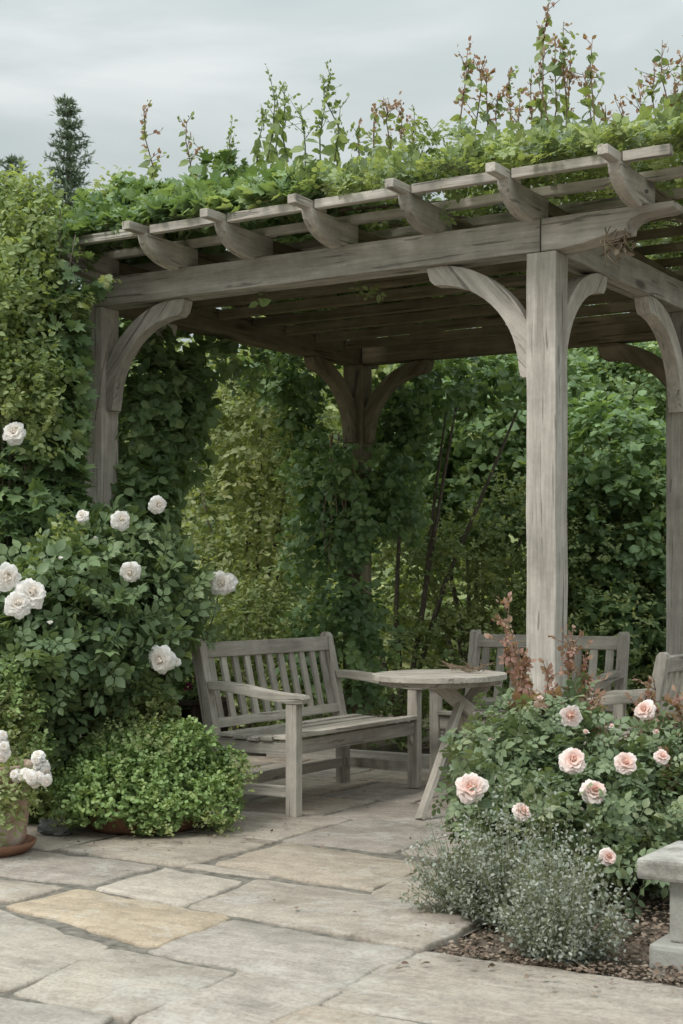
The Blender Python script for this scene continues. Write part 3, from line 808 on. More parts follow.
# stone bench at the right edge
sb = thing('stone_bench', 'pale lichened stone bench slab on a pedestal at the right edge', 'bench', (-1.30, 4.35, -.04))
slab0 = at(635, 858, 4.86)
sx, sy, sz = slab0[0], slab0[1], slab0[2]
so = Vector((-1.30, 4.35, -.04))
def chunk(name, x0, x1, y0, y1, z0, z1, mat, bev=.012):
    me = board_mesh(x1-x0, y1-y0, z1-z0, bev, 8, .0015)
    return link(name, me, mat, sb, Matrix.Translation(Vector((x0, (y0+y1)/2, (z0+z1)/2))-so))
chunk('slab', sx, sx+1.2, sy, sy+.42, sz-.068, sz, M['stone_top'])
px0 = at(669, 900, 4.86)
chunk('pedestal', px0[0], px0[0]+.22, sy+.05, sy+.36, .06, sz-.068, M['stone'], .008)
chunk('pedestal', px0[0]+.75, px0[0]+.97, sy+.05, sy+.36, .06, sz-.068, M['stone'], .008)
chunk('base', px0[0]-.05, px0[0]+.28, sy-.01, sy+.41, -.05, .06, M['stone'], .016)
chunk('base', px0[0]+.70, px0[0]+1.03, sy-.01, sy+.41, -.05, .06, M['stone'], .016)

def multi(name, parts, parent, origin):
    "one mesh from several (V, loops, lens, tone, material)"
    Vs, Ls, Ns, Ts, mats, idx = [], [], [], [], [], []; b = 0
    for V, l, nn, t, m in parts:
        V = np.asarray(V); Vs.append(V); Ls.append(np.asarray(l)+b); Ns.append(np.asarray(nn)); b += len(V)
        Ts.append(np.full(len(V), .5) if t is None else t)
        if m not in mats: mats.append(m)
        idx.append(np.full(len(nn), mats.index(m)))
    me = np_mesh(name, np.concatenate(Vs)-np.asarray(origin), np.concatenate(Ls), np.concatenate(Ns), np.concatenate(Ts))
    for m in mats: me.materials.append(m)
    me.polygons.foreach_set('material_index', np.concatenate(idx).astype(np.int32))
    return link(name, me, None, parent)

def shoot(parent, origin, x, y0, y1, d, lm, red, n_leaf=25, leaf=.068, wob=.035, tpl=OVAL, young=0):
    b = at(x+random.uniform(-6, 6), y1+12, d); e = at(x, y0, d)
    L = np.linalg.norm(e-b)
    m1 = b+(e-b)*.35+RS.randn(3)*wob*L; m2 = b+(e-b)*.7+RS.randn(3)*wob*L
    pts = np.array([b, m1, m2, e]); paths = [(pts, .006, .002)]
    def on(f):
        seg = np.clip((f*3).astype(int), 0, 2); ff = (f*3-seg)[:, None]
        return pts[seg]*(1-ff)+pts[seg+1]*ff
    parts = []
    k = int(8+L*n_leaf); f = RS.rand(k)*.9
    D = RS.randn(k, 3)*.8-UP*.6
    s_ = leaf*(.7+.9*RS.rand(k))*(1.2-.75*f)
    parts.append((*leaf_arrays(on(f), D, UP*.4+RS.randn(k, 3)*.6, s_, tpl), lm))
    for i in range(int(4+L*7)):
        q = np.array([.35+.65*RS.rand()]); p = on(q)[0]
        dv = RS.randn(3)*(.045, .045, .02)+UP*(.03+.05*RS.rand())
        paths.append(([p, p+dv*.6, p+dv], .0025, .0013))
        kk = 5
        parts.append((*leaf_arrays(p+dv*(.3+.8*RS.rand(kk))[:, None]+RS.randn(kk, 3)*.008, dv+RS.randn(kk, 3)*.06, RS.randn(kk, 3), .014+RS.rand(kk)*.024, OVAL), M['l_red'] if red and RS.rand() < .55 else lm))
    k = int(6+L*10); f = .5+.5*RS.rand(k)
    parts.append((*leaf_arrays(on(f)+RS.randn(k, 3)*.008, UP*.5+RS.randn(k, 3)*.7, RS.randn(k, 3), .018+RS.rand(k)*.024, OVAL), M['l_red'] if red else lm))
    V, l, nn = tubes(paths, 4)
    parts.insert(0, (V, l, nn, None, M['redstem'] if red else M['greenstem']))
    return multi('shoot', parts, parent, origin)

# ------------------------------------------------------------------ pink roses
def rosebush(label, basepx, blobs, n, shoots, mat=M['l_pinkrose'], size=.095, red=True, cat='rose bush'):
    c = np.array(gr(*basepx)); c[2] = .0
    t = thing('rose_bush', label, cat, c)
    def legclip(p):
        X = p@RT; Y = p@FW; x = 341.5+1500*X/Y; y = 590-1500*(p[:, 2]-EYE)/Y
        return ~((x > 594) & (x < 664) & (y < 722)) & (x > np.where(y < 735, 468, np.where(y < 800, 450, 436)))
    foliage(t, c, blobs, n, 3, .10, size, ROSE, mat, shell=.6, lump=.38, freq=3.4, up=.5, rnd=.7, szvar=.4, clip=legclip)
    tips = []
    for b in blobs:
        for i in range(5): tips.append(at(b[0]+random.uniform(-.7, .7)*b[3], b[1]+random.uniform(-.8, .3)*b[4], b[2]+random.uniform(-.4, .4)*b[5]))
    tube_part('stem', branch_paths(c, tips, .007, .003, .08), M['greenstem'], t, c)
    for (x, y, d, h) in shoots:
        shoot(t, c, x, y, y+h, d, M['l_red'] if red else mat, True, 40, .07, .06, ROSE)
    return t, c
bA = [(505, 785, 6.35, 58, 56, .38), (545, 815, 6.15, 58, 62, .36), (486, 815, 6.35, 28, 42, .25), (548, 748, 6.4, 54, 40, .32), (500, 752, 6.5, 36, 30, .25), (530, 850, 6.0, 60, 46, .3), (520, 722, 6.5, 12, 24, .12), (585, 718, 6.4, 10, 26, .1)]
t, c = rosebush('pink shrub rose with red young shoots, in front of the front post', (530, 880), bA, 700,
                [(508, 612, 6.6, 95), (516, 640, 6.5, 70), (572, 640, 6.5, 75), (583, 655, 6.5, 60), (548, 668, 6.4, 50), (595, 690, 6.3, 30)])
for x, y, d, s in ((470, 788, 6.0, .115), (572, 761, 5.95, .105), (569, 715, 6.1, .085), (521, 812, 5.85, .075), (593, 792, 5.85, .10)):
    hf = random.random() < .3
    bloom(t, c, at(x, y, d-.16), -FW+UP*random.uniform(-.2, .9)+RT*random.uniform(-.9, .7), s*(1.15 if hf else .97), H_PINK if hf else B_PINK)
bB = [(640, 800, 6.15, 58, 56, .36), (660, 772, 6.3, 48, 38, .34), (610, 830, 5.95, 50, 50, .3), (680, 830, 6.0, 50, 56, .34), (612, 775, 6.3, 36, 28, .3), (705, 775, 6.2, 44, 50, .35), (650, 870, 5.8, 50, 34, .26), (645, 758, 6.3, 20, 16, .14), (685, 735, 6.3, 14, 16, .12)]
t, c = rosebush('pink shrub rose reaching the right edge, beside the stone bench', (650, 885), bB, 680,
                [(655, 688, 6.3, 40), (676, 690, 6.2, 50), (640, 700, 6.3, 40), (668, 760, 6.0, 30)])
for x, y, d, s in ((625, 763, 5.9, .088), (645, 710, 6.1, .08), (607, 857, 5.65, .066), (661, 757, 5.95, .062)):
    hf = random.random() < .3
    bloom(t, c, at(x, y, d-.16), -FW+UP*random.uniform(-.2, .9)+RT*random.uniform(-.9, .7), s*(1.15 if hf else .97), H_PINK if hf else B_PINK)

for x, y, d in ((540, 700, 6.1), (612, 728, 6.0), (490, 742, 6.2), (688, 700, 6.0), (655, 735, 5.95), (585, 735, 5.95)):
    bloom(t, c, at(x, y, d), UP-FW*random.uniform(0, .6)+RT*random.uniform(-.5, .5), random.uniform(.05, .07), D_PINK, 'bud')
# silver plants in front of them
def silver(label, basepx, spread, hgt, n, rx):
    c = np.array(gr(*basepx)); c[2] = -.02
    t = thing('silver_plant', label, 'plant', c, 0, 'silver grey plants along the rose bed')
    paths = []; P = []; D = []; 
    for i in range(n):
        a = RS.rand()*6.28; s = math.sqrt(RS.rand())
        dv = np.array((math.cos(a)*s*spread, math.sin(a)*s*spread*.7, hgt*(1-.55*s*s)*(.45+.8*RS.rand()**1.3)))
        b = c+np.array((math.cos(a)*.06*RS.rand(), math.sin(a)*.06*RS.rand(), 0))
        m = b+dv*(.55, .55, .42)+RS.randn(3)*.015; e = b+dv
        paths.append(([b, m, e], .0022, .0009))
        k = 42
        f = np.sort(.12+.9*RS.rand(k)); f = np.clip(f, 0, 1)[:, None]
        pts = (1-f)**2*b+2*f*(1-f)*(2*m-.5*b-.5*e)+f*f*e
        P.append(pts+RS.randn(k, 3)*.012); D.append(RS.randn(k, 3)+nz(dv)*.6)
    tube_part('stem', paths, M['greenstem'], t, c, 3)
    P = np.concatenate(P); D = np.concatenate(D); k = len(P)
    leaf_obj('foliage', P, D, UP+RS.randn(k, 3)*.7, .009+RS.rand(k)*.012, OVAL, M['l_silver'], t, c)
silver('low silver grey plant at the left corner of the rose bed, spilling onto the flags', (480, 915), .28, .36, 170, 1)
silver('bushy silver grey plant in the middle of the rose bed front', (560, 955), .21, .37, 180, 1)
silver('silver grey plant with tall sprigs between the other two', (520, 925), .26, .52, 160, 1)

def roseclip(p):
    X = p@RT; Y = p@FW; x = 341.5+1500*X/Y; y = 590-1500*(p[:, 2]-EYE)/Y
    return leftclip(p) & ~((x > 164) & (y > 640)) & ~((x > 66) & (y > 696))

def leftclip(p):
    # keep the front of the left post and the beam end free of leaves
    X = p@RT; Y = p@FW; x = 341.5+1500*X/Y; y = 590-1500*(p[:, 2]-EYE)/Y
    return ~((Y < 8.9) & (((x > 82) & (x < 134) & (y > 296) & (y < 512)) | ((x > 108) & (y > 235) & (y <= 300)) | ((x > 58) & (y > 226) & (y < 288) & (np.sin(p[:, 0]*91+p[:, 2]*57) > -.93))))
# ------------------------------------------------------------------ white rose and climbers on the left
c = np.array(at(85, 790, 8.0)); c[2] = 0
wr = thing('rose_bush', 'large white shrub rose at the left, in front of the left front post', 'rose bush', c)
bl = [(30, 640, 7.6, 62, 66, .35), (85, 610, 7.85, 62, 72, .35), (135, 610, 8.1, 52, 66, .3), (150, 660, 8.1, 46, 50, .3), (70, 670, 7.8, 70, 40, .35), (110, 560, 8.05, 55, 40, .25), (20, 700, 7.6, 50, 50, .3), (170, 615, 8.25, 28, 50, .2)]
foliage(wr, c, bl, 1250, 3, .15, .15, ROSE, M['l_rose'], shell=.65, lump=.45, freq=3.4, up=.4, rnd=.7, szvar=.4, clip=roseclip)
foliage(wr, c, [(25, 760, 7.9, 50, 60, .25)], 260, 3, .08, .09, ROSE, M['l_dark'], shell=.6)
tube_part('stem', branch_paths(c, [at(b[0]+random.uniform(-.7, .7)*b[3], b[1]+random.uniform(-.8, .3)*b[4], b[2]) for b in bl for _ in range(4)], .008, .003, .08), M['greenstem'], wr, c)
for x, y, d, s in ((30, 594, 7.1, .135), (17, 604, 7.05, .11), (8, 576, 7.1, .11), (130, 572, 7.65, .095), (120, 520, 7.75, .09), (157, 505, 7.9, .085), (82, 516, 7.75, .062), (161, 659, 7.7, .13), (176, 662, 7.8, .045), (221, 583, 8.3, .125)):
    hf = random.random() < .3
    bloom(wr, c, at(x, y, d-.1), -FW+UP*random.uniform(-.3, .9)+RT*random.uniform(-.8, .8), s*(1.25 if hf else 1.1), H_WHITE if hf else B_WHITE)
for x, y, d in ((95, 540, 7.7), (60, 560, 7.4), (150, 545, 7.9), (180, 600, 8.0), (50, 625, 7.2)):
    bloom(wr, c, at(x, y, d), UP-FW*random.uniform(0, .6), random.uniform(.045, .06), D_WHITE, 'bud')
tube_part('stem', [([at(195, 660, 8.25), at(212, 620, 8.3), at(220, 588, 8.32)], .005, .0035)], M['greenstem'], wr, c)

# broad-leaved climber that wraps the left front post
c = np.array((-6.05, 6.95, 0.))
lv = thing('climbing_vine', 'broad leaved climber swallowing the left front post and beam end', 'vine', c)
bl = [(35, 430, 8.35, 62, 60, .3), (20, 360, 8.5, 70, 60, .35), (45, 330, 8.4, 52, 60, .3), (60, 275, 8.45, 48, 44, .28), (25, 500, 8.3, 62, 60, .3), (70, 470, 8.35, 34, 60, .22), (70, 540, 8.2, 40, 40, .2), (10, 560, 8.2, 60, 50, .3), (62, 390, 8.3, 32, 50, .2), (66, 236, 8.8, 22, 18, .2), (60, 600, 8.3, 60, 50, .25)]
foliage(lv, c, bl, 3000, 4, .1, .085, LOBE, M['l_broad'], shell=.5, lump=.3, freq=2.6, up=-.1, rnd=.7, droop=.03, szvar=.4, clip=leftclip)
tube_part('stem', [([(-5.9, 6.9, 0), (-5.95, 6.8, .8), (-5.82, 6.76, 1.6), (-5.98, 6.8, 2.2), (-5.95, 6.75, 2.6)], .018, .01), ([(-6.0, 6.95, 0), (-5.85, 6.76, 1.0), (-6.02, 6.78, 1.9), (-5.9, 6.76, 2.5)], .014, .008),
                   ([at(95, 420, 8.25), at(102, 370, 8.25), at(112, 330, 8.3), at(108, 318, 8.3)], .004, .003)], M['bark'], lv, c)
# hanging strands in front of the first rafter
foliage(lv, c, [(108, 272, 8.15, 3, 16, .03), (74, 300, 8.2, 18, 12, .1)], 34, 4, .06, .05, LOBE, M['l_yellow'], shell=.9, up=-.5, out=.2)
bloom(lv, c, at(14, 433, 7.75), -FW+UP*.3, .12, B_WHITE, label='white bloom high among the climber leaves')

# tall pale shrub at the top left
c = np.array(at(20, 780, 8.0)); c[2] = 0
ys = thing('tall_shrub', 'tall pale yellow green shrub at the left edge rising above the pergola', 'shrub', c)
bl = [(25, 240, 8.2, 42, 44, .3), (50, 262, 8.3, 36, 34, .25), (12, 300, 8.0, 30, 60, .25), (5, 380, 7.9, 24, 50, .2), (20, 205, 8.3, 28, 28, .22), (-10, 330, 8., 30, 80, .3), (40, 400, 7.9, 14, 60, .1), (60, 560, 7.75, 12, 34, .08)]
foliage(ys, c, bl, 1500, 7, .13, .046, OVAL, M['l_pale'], shell=.8, lump=.3, freq=3.5, up=.8, rnd=.7, clip=leftclip)
tips = [at(x, y, 8.2) for x, y in ((30, 178), (5, 170), (60, 210), (18, 190), (45, 205), (-5, 200), (75, 235), (12, 260))]
tube_part('stem', branch_paths(c, tips, .012, .003, .03), M['bark'], ys, c)

# dark climber on the left side of the pergola, right of the post
c = np.array((-5.85, 7.6, 0.))
dv_ = thing('climbing_vine', 'dark broad leaved climber on the left side, right of the left front post', 'vine', c)
bl = [(160, 425, 9.3, 40, 60, .25), (150, 385, 9.2, 34, 42, .25), (188, 395, 9.5, 26, 36, .2), (148, 490, 9.1, 34, 50, .25), (182, 460, 9.6, 22, 34, .2), (145, 560, 9.2, 40, 50, .25), (140, 640, 9.2, 40, 60, .25), (210, 362, 9.8, 22, 16, .15), (118, 335, 9.5, 14, 26, .12), (130, 430, 9.0, 14, 56, .12), (126, 500, 8.9, 14, 40, .12), (140, 322, 9.9, 30, 16, .15), (168, 345, 9.8, 26, 16, .15)]
foliage(dv_, c, bl, 1500, 4, .1, .085, WIDE, M['l_broad'], shell=.6, lump=.3, freq=2.6, up=0., rnd=.7, droop=.02, szvar=.4)
tube_part('stem', [([(-5.9, 7.5, 0), (-5.85, 7.6, 1.), (-5.92, 7.8, 2.), (-5.85, 8.1, 2.9)], .015, .008)], M['bark'], dv_, c)

# climber on the back left post
c = np.array((-5.6, 9.6, 0.))
bv = thing('climbing_vine', 'dark climber with dead hanging stems on the back left post', 'vine', c)
bl = [(318, 480, 11.1, 34, 46, .22), (375, 490, 11.1, 38, 46, .22), (300, 420, 11.5, 24, 40, .2), (395, 430, 11.5, 28, 36, .2), (320, 540, 10.9, 38, 56, .25), (365, 560, 10.8, 44, 70, .25), (340, 640, 10.9, 60, 60, .3), (400, 510, 10.9, 24, 46, .2), (345, 470, 10.95, 26, 22, .14), (350, 610, 10.45, 34, 60, .15), (352, 530, 10.45, 26, 46, .12), (340, 470, 10.5, 22, 26, .1), (290, 380, 11.3, 40, 26, .25), (240, 362, 10.4, 26, 18, .2), (420, 395, 11.4, 40, 26, .25)]
foliage(bv, c, bl, 2300, 5, .1, .065, WIDE, M['l_dark'], shell=.8, lump=.35, freq=3., up=-.1, rnd=.8, droop=.03, gap=(2.5, -.75), szvar=.4)
paths = []
for i in range(8):
    x = random.gauss(341, 9); y = random.uniform(430, 480)
    a = at(x, y, 10.6); b = at(x+random.gauss(0, 5), y+random.uniform(90, 170), 10.42)
    paths.append(([a, a*.65+b*.35+RS.randn(3)*.03, a*.3+b*.7+RS.randn(3)*.03, b], .006, .003))
tube_part('dead_stem', paths, M['drystem'], bv, c)
tube_part('stem', [([(-5.66, 9.42, 0), (-5.5, 9.44, 1.), (-5.64, 9.42, 2.), (-5.5, 9.45, 2.8)], .02, .012)], M['bark'], bv, c)

# ------------------------------------------------------------------ roof climbers
RZ = RT_Z+.055
MND = [(random.uniform(-6.3, -1.8), random.uniform(6.6, 9.8), random.uniform(.18, .45), random.uniform(.18, .5)) for _ in range(60)]
MND += [(-5.3, 7.5, .38, .62), (-4.9, 7.9, .5, .66), (-4.5, 7.3, .3, .5), (-3.6, 7.1, .35, .5), (-3.0, 7.4, .4, .55), (-2.4, 7.0, .35, .5), (-3.9, 8.2, .4, .55)]
def hprof(u, v):
    h = .10+0*u
    for a, b_, r, t in MND: h = np.maximum(h, t*np.exp(-(((u-a)**2+(v-b_)**2)/r**2)))
    h = np.where(u > -3.6, np.minimum(h, .36-.15*np.clip((u+3.6)/.8, 0, 1)), h)*.85
    return np.clip(h*np.clip((v-6.40)/.45, .2, 1)*np.clip((u+6.6)/1.1, .3, 1), .04, .75)
def roof(n, u0, u1, v0=6.47, v1=10.3):
    u = RS.uniform(u0, u1, n); v = v0+(v1-v0)*RS.rand(n)**1.1
    z = RZ+hprof(u, v)*(1-RS.rand(n)**1.7)*(1+.35*wave(np.stack([u, v, u*0], -1), 6.))
    P = np.stack([u, v, z], -1)
    O = nz(np.stack([RS.randn(n)*.5, -np.ones(n)*.5, np.ones(n)*.8], -1))
    return P, O
c = np.array((-5.2, 8.0, RZ))
rv = thing('climbing_vine', 'broad leaved vine heaped over the left half of the pergola roof', 'vine', c)
P, O = roof(3900, -6.2, -4.05); a = sprays(P, O, 4, .09, .085, up=.2, rnd=.7, droop=.02, szvar=.4)
m = (a[0][:, 2] > RZ-.02); a = [x[m] for x in a]
leaf_obj('foliage', *a[:4], LOBE, M['l_broad'], rv, c, a[4])
tube_part('stem', [([(-6.2+random.random(), 6.6+random.random()*2, RZ+.03), (-5.4, 7.2+random.random()*2, RZ+.16), (-4.2, 7+random.random()*2.4, RZ+.06)], .012, .006) for _ in range(10)], M['bark'], rv, c)
c2 = np.array((-3.2, 8.0, RZ))
rr = thing('climbing_rose', 'light green climbing rose with tall reddish shoots over the right half of the pergola roof', 'climber', c2)
P, O = roof(2100, -4.3, -1.9); a = sprays(P, O, 3, .1, .10, up=.5, rnd=.8, szvar=.4)
m = (a[0][:, 2] > RZ-.01); a = [x[m] for x in a]
leaf_obj('foliage', *a[:4], ROSE, M['l_pale'], rr, c2, a[4])
P, O = roof(900, -4.4, -1.9); a = sprays(P, O, 3, .1, .10, up=.5, rnd=.8, szvar=.4)
m = (a[0][:, 2] > RZ-.01); a = [x[m] for x in a]
leaf_obj('foliage', *a[:4], ROSE, M['l_pinkrose'], rr, c2, a[4])
tube_part('stem', [([(-4.2+random.random()*.5, 6.8+random.random()*2, RZ+.03), (-3.2, 7.2+random.random()*2, RZ+.16), (-2., 7+random.random()*2.4, RZ+.06)], .01, .005) for _ in range(12)], M['bark'], rr, c2)
P, O = roof(260, -6., -1.9)
leaf_obj('foliage', P, RS.randn(len(P), 3)-UP*.5, UP+RS.randn(len(P), 3)*.6, .04+RS.rand(len(P))*.04, OVAL, M['l_litter'], rv, c)['label'] = 'dead brown leaves caught in the vine'
# loose arching sprays that break the top line
for par, org, u0, u1, num, tp, mt, sz in ((rv, c, -6.0, -4.1, 170, OVAL, 'l_broad', .062), (rr, c2, -4.3, -1.9, 240, ROSE, 'l_pale', .075)):
    u = RS.uniform(u0, u1, num); v = RS.uniform(6.6, 9.0, num)
    P = np.stack([u, v, RZ+hprof(u, v)*.85], -1)
    a = sprays(P, nz(RS.randn(num, 3)*.8+UP), 6, .18, sz, up=.5, out=.6, rnd=1., droop=.06)
    leaf_obj('loose_spray', *a[:4], tp, M[mt], par, org, a[4])
# loose sprays trailing off the left end of the roof
foliage(rv, c, [(105, 222, 9.2, 40, 14, .3), (135, 208, 9.2, 26, 16, .25), (75, 232, 9.0, 30, 14, .3), (155, 215, 8.9, 40, 14, .3)], 260, 5, .12, .065, LOBE, M['l_broad'], shell=.9)
foliage(rv, c, [(125, 190, 9.3, 26, 12, .2), (92, 192, 9.3, 14, 8, .1)], 36, 6, .14, .05, OVAL, M['l_yellow'], shell=.9)

for x, y0, y1, d in ((143, 105, 200, 9.2), (186, 122, 185, 9.1), (270, 78, 150, 9.0), (283, 82, 150, 9.2), (228, 135, 175, 9.0), (322, 78, 160, 8.8), (331, 74, 150, 8.7), (276, 95, 150, 9.1), (300, 110, 155, 9.0), (340, 105, 155, 8.8), (262, 112, 150, 9.1), (205, 150, 185, 9.2)):
    shoot(rv, c, x, y0, y1, d, M['l_pale'], x in (143, 186))
for x, y0, y1, d in ((375, 103, 160, 8.4), (388, 100, 165, 8.5), (402, 110, 165, 8.4), (467, 50, 150, 8.1), (486, 72, 150, 8.2), (508, 70, 140, 8.3), (530, 84, 140, 8.3), (548, 8, 130, 8.0), (563, 22, 130, 8.1), (592, 38, 135, 8.0), (582, 72, 140, 8.2), (662, 40, 140, 7.7), (674, 82, 140, 7.8), (623, 112, 150, 7.9), (520, 95, 145, 8.0), (605, 105, 150, 8.1), (555, 40, 130, 8.2), (540, 60, 130, 8.1), (478, 62, 150, 8.3), (498, 90, 145, 8.2), (415, 120, 160, 8.5), (360, 118, 160, 8.7), (640, 95, 140, 7.9), (655, 70, 140, 7.8), (680, 55, 140, 7.7), (570, 55, 135, 8.3)):
    shoot(rr, c2, x, y0, y1, d, M['l_pale'], True)
# sprigs hanging through the front beam and the dry tangle at the corner
foliage(rv, c, [(257, 300, 8.35, 8, 8, .03)], 4, 3, .04, .07, OVAL, M['l_herb'], 'hanging_sprig', shell=.9)
foliage(rr, c2, [(370, 289, 8.2, 11, 6, .03)], 8, 3, .04, .05, OVAL, M['l_yellow'], 'hanging_sprig', shell=.9)
paths = []
for i in range(9):
    a = at(random.uniform(604, 636), random.uniform(226, 242), 7.05); b = at(random.uniform(600, 628), random.uniform(238, 268), 7.0); e = at(random.uniform(596, 640), random.uniform(240, 275), 7.0)
    paths.append(([a, b, e], .004, .002))
k = 12; P = np.array([at(random.gauss(620, 9), random.gauss(246, 7), 7.0) for _ in range(k)])
tv, tl_, tn_ = tubes(paths, 4)
multi('dry_tangle', [(tv, tl_, tn_, None, M['drystem']), (*leaf_arrays(P, RS.randn(k, 3)-UP, RS.randn(k, 3), .03+RS.rand(k)*.03, OVAL), M['l_litter'])], rr, c2)

# ------------------------------------------------------------------ background planting
def shrub(name, label, cat, basepx, d, blobs, n, k, L, size, tpl, mat, trunk=True, **kw):
    c = np.array(at(basepx, 700, d)); c[2] = 0.
    t = thing(name, label, cat, c)
    foliage(t, c, blobs, n, k, L, size, tpl, mat, 'crown' if trunk else 'foliage', **kw)
    tips = [at(b[0]+random.uniform(-.6, .6)*b[3], b[1]+random.uniform(-.6, .6)*b[4], b[2]+random.uniform(-.4, .4)*b[5]) for b in blobs]
    tube_part('trunk' if trunk else 'stem', branch_paths(c, tips, 0.028 if trunk else .012, .006 if trunk else .003, .05), M['bark'], t, c)
    return t, c
shrub('yellow_shrub', 'sunlit yellow green shrub behind the left side of the pergola', 'shrub', 250, 12.2,
      [(245, 430, 12., 56, 70, .6), (285, 400, 12.4, 46, 60, .5), (225, 510, 12., 52, 70, .5), (280, 500, 12.2, 48, 70, .5), (250, 590, 11.8, 60, 60, .5), (210, 400, 12.3, 40, 60, .5), (265, 350, 12.6, 60, 30, .4)],
      2300, 6, .16, .062, OVAL, M['l_yellow'], shell=.6, lump=.4, freq=2., up=.3)
shrub('leafy_shrub', 'mid green shrub with fine leaves behind the left bench', 'shrub', 240, 11.2,
      [(225, 620, 11.2, 46, 34, .4), (205, 650, 11., 34, 40, .35), (270, 630, 11.3, 46, 36, .4), (240, 690, 11.2, 60, 50, .4), (300, 690, 11.2, 50, 50, .4)],
      1800, 6, .1, .045, OVAL, M['l_hedge'], trunk=False, shell=.5, lump=.3, freq=3.)
hx = [(410+i*46, 560+18*math.sin(i*1.7), 12.1, 44, 70, .5) for i in range(7)]+[(400+i*48, 660, 11.8, 46, 70, .5) for i in range(7)]+[(360+i*55, 750, 11.4, 48, 46, .4) for i in range(7)]
shrub('hedge', 'loose fine leaved green hedge across the back of the seating area', 'hedge', 520, 12.4, hx, 6000, 6, .1, .048, OVAL, M['l_hedge'], trunk=False, shell=.4, lump=.35, freq=2.4)
shrub('broadleaf_tree', 'broad leaved green tree behind the middle of the pergola, left of the front post', 'tree', 470, 13.5,
      [(450, 420, 13.2, 60, 50, .6), (505, 440, 13.2, 50, 50, .6), (470, 380, 13.6, 70, 36, .6), (420, 470, 13.3, 44, 50, .5), (500, 500, 13., 50, 46, .5), (540, 400, 13.6, 50, 50, .6), (440, 520, 13., 44, 40, .5)],
      2300, 5, .14, .085, WIDE, M['l_broad'], shell=.55, lump=.4, freq=1.8, up=.0, droop=.04, szvar=.55)
shrub('dark_tree', 'dark leaved tree at the back right, between the front post and right posts', 'tree', 625, 12.6,
      [(610, 460, 12.4, 52, 56, .6), (650, 500, 12.4, 52, 60, .6), (600, 540, 12.2, 46, 60, .5), (640, 580, 12.2, 56, 60, .5), (610, 630, 12., 56, 50, .5), (670, 620, 12., 46, 70, .5)],
      2500, 5, .14, .085, WIDE, M['l_dark'], shell=.5, lump=.4, freq=1.8, up=.0, droop=.04, szvar=.55)
shrub('pale_tree', 'pale green feathery tree seen under the right brace at the back', 'tree', 640, 14.5,
      [(620, 400, 14.2, 60, 50, .7), (660, 380, 14.3, 50, 60, .7), (580, 390, 14.5, 46, 50, .6), (600, 350, 14.6, 60, 36, .6), (690, 430, 14.2, 50, 60, .6)],
      2200, 6, .18, .075, OVAL, M['l_broad'], shell=.6, lump=.4, freq=1.8)
shrub('overhanging_tree', 'dark branch heavy tree crown below the back beam, right of the back left post', 'tree', 400, 11.9,
      [(430, 390, 11.8, 34, 22, .3), (475, 385, 11.8, 44, 18, .3), (520, 375, 11.8, 30, 16, .3), (270, 372, 11.6, 34, 16, .3), (400, 440, 11.7, 22, 40, .25)],
      420, 5, .14, .085, LOBE, M['l_dark'], shell=.7, lump=.4, freq=2.5, droop=.06)
# wooded bank far behind
def bank(X, Y):
    d = X*FW[0]+Y*FW[1]
    return -.12+6.2*np.clip((d-21)/13, 0, 1)**.8+(.5*np.sin(X*1.7)*np.sin(Y*1.9)+RS.randn(*X.shape)*.22)*np.clip((d-21)/2, 0, 1)
struct('hill', grid_mesh('hill', -60, 40, 2, 60, 260, 160, bank), M['bank'])
# far woodland that closes the view
bl = [(x, 430+random.uniform(-20, 20), 19+random.uniform(-1, 1.5), 70, 110, 1.4) for x in range(-140, 860, 62)]+[(x, 590, 17.5, 80, 90, 1.) for x in range(-140, 860, 80)]
bl += [(x, 660, 16.2, 90, 90, .8) for x in range(-140, 860, 80)]
P, O = blob_points(bl, 15000, .3, 1., .45)
a = sprays(P, O, 5, .3, .17, rnd=.8)
w_ = leaf_obj('woodland', *a[:4], OVAL, M['l_hedge'], None, (0, 0, 0), a[4]); w_['kind'] = 'stuff'; w_['label'] = 'far green woodland beyond the garden'

def conifer(label, px, ptop, d, width, h, n):
    c = np.array(at(px, 500, d)); c[2] = 0.
    top = at(px, ptop, d)[2]
    t = thing('conifer', label, 'tree', c, 0, 'conifers beyond the garden')
    tube_part('trunk', [([c, c+UP*top*.5, c+UP*(top-.1)], .16, .01)], M['bark'], t, c, 7)
    P = []; D = []; br = []
    nw = int(h/.20)
    for i in range(nw):
        f = i/nw; z = top-.05-h*f
        r = width*(.10+.95*f**.85)
        m = 6+int(4*f)
        for j in range(m):
            a = 2*math.pi*(j+random.random()*.8)/m; l = r*random.uniform(.45, 1.25)
            e = np.array((math.cos(a), math.sin(a), .45-.5*f+random.gauss(0, .15)))
            b0 = c+UP*z
            tip = b0+e*l
            br.append(([b0, (b0+tip)/2, tip], .015, .004))
            k = int(30+100*l)
            ff = RS.rand(k)[:, None]
            P.append(b0+(tip-b0)*ff+RS.randn(k, 3)*(.03, .03, .02)); D.append(e+RS.randn(k, 3)*.8+UP*.25)
    P = np.concatenate(P); D = np.concatenate(D); k = len(P)
    tpl = T([(0, 0, 0), (-.12, .45, .03), (0, 1, 0), (.12, .45, .03)], [(0, 3, 2, 1)])
    bv_, bl_, bn_ = tubes(br, 3)
    multi('crown', [(bv_, bl_, bn_, None, M['bark']), (*leaf_arrays(P, D, UP+RS.randn(k, 3)*.6, .08+RS.rand(k)*.07, tpl), M['l_conifer'])], t, c)
conifer('tall dark conifer standing beyond the left end of the pergola', 67, 102, 26, 1.0, 4.2, 1)
conifer('small conifer tip at the far left, left of the tall conifer', 12, 160, 28, .9, 2.6, 1)

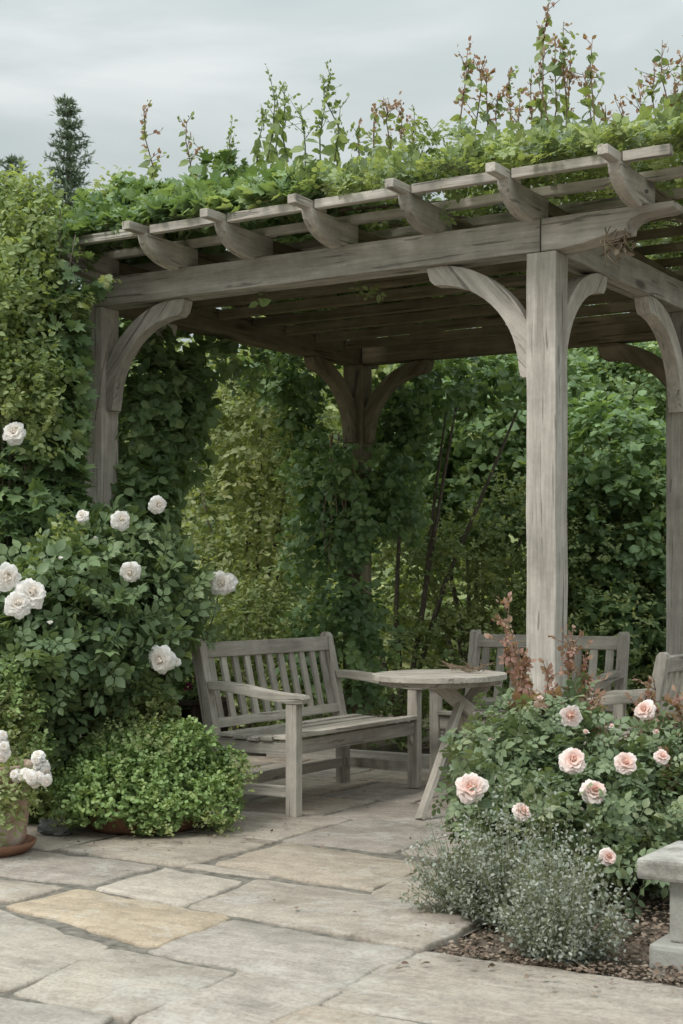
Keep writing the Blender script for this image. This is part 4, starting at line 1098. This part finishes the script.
# ------------------------------------------------------------------ light
w = bpy.data.worlds.new('World'); bpy.context.scene.world = w; w.use_nodes = True
nt = w.node_tree; nt.nodes.clear(); n = N(nt)
EL, RO = R(52), R(200)
sky = n('ShaderNodeTexSky', sky_type='NISHITA', sun_disc=False, sun_elevation=EL, sun_rotation=RO, altitude=0., air_density=1., dust_density=2.)
dirv = n('ShaderNodeTexCoord').outputs['Generated']
sep = n('ShaderNodeSeparateXYZ', {0: dirv})
mp = n('ShaderNodeMapping', {'Vector': dirv, 'Scale': (1.6, 1.6, 4.0)}).outputs[0]
cl = n.noise(mp, 1.9, 6, .5, .5)
cc = n.ramp(cl, [(.34, (.475, .55, .56)), (.50, (.575, .635, .635)), (.64, (.745, .78, .775))])
zen = n.math('ADD', n.math('MULTIPLY', n.math('POWER', n.math('MAXIMUM', sep.outputs[2], 0.), 2.2), 3.2), .86)
k = n.math('MULTIPLY', zen, 10.)
cloud = n('ShaderNodeVectorMath', {0: cc, 'Scale': k}, operation='SCALE').outputs[0]
col = n.mix(.94, sky.outputs[0], cloud)
bg = n('ShaderNodeBackground', {'Color': col, 'Strength': .1})
wo = n('ShaderNodeOutputWorld'); nt.links.new(bg.outputs[0], wo.inputs[0])
sl = bpy.data.lights.new('sun', 'SUN'); sl.energy = 1.95; sl.angle = R(16); sl.color = (1., .96, .9)
so_ = bpy.data.objects.new('sun', sl); C.objects.link(so_)
sd = Vector((math.sin(RO)*math.cos(EL), math.cos(RO)*math.cos(EL), math.sin(EL)))
so_.rotation_euler = sd.to_track_quat('Z', 'Y').to_euler(); so_.location = (0, 0, 10)

# ------------------------------------------------------------------ camera
cam = bpy.data.cameras.new('camera'); co = bpy.data.objects.new('camera', cam); C.objects.link(co)
co.location = (0, 0, EYE)
co.rotation_euler = (R(90), 0, math.atan2(.512, .859))
cam.sensor_width = 36; cam.sensor_fit = 'AUTO'; cam.lens = 36*1500/1024
cam.shift_x = -.5/1024; cam.shift_y = 78/1024
cam.clip_end = 500; cam.clip_start = .05
cam.dof.use_dof = True; cam.dof.focus_distance = 7.6; cam.dof.aperture_fstop = 7.
sc = bpy.context.scene; sc.camera = co
sc.view_settings.view_transform = 'Standard'; sc.view_settings.look = 'None'; sc.view_settings.exposure = 0
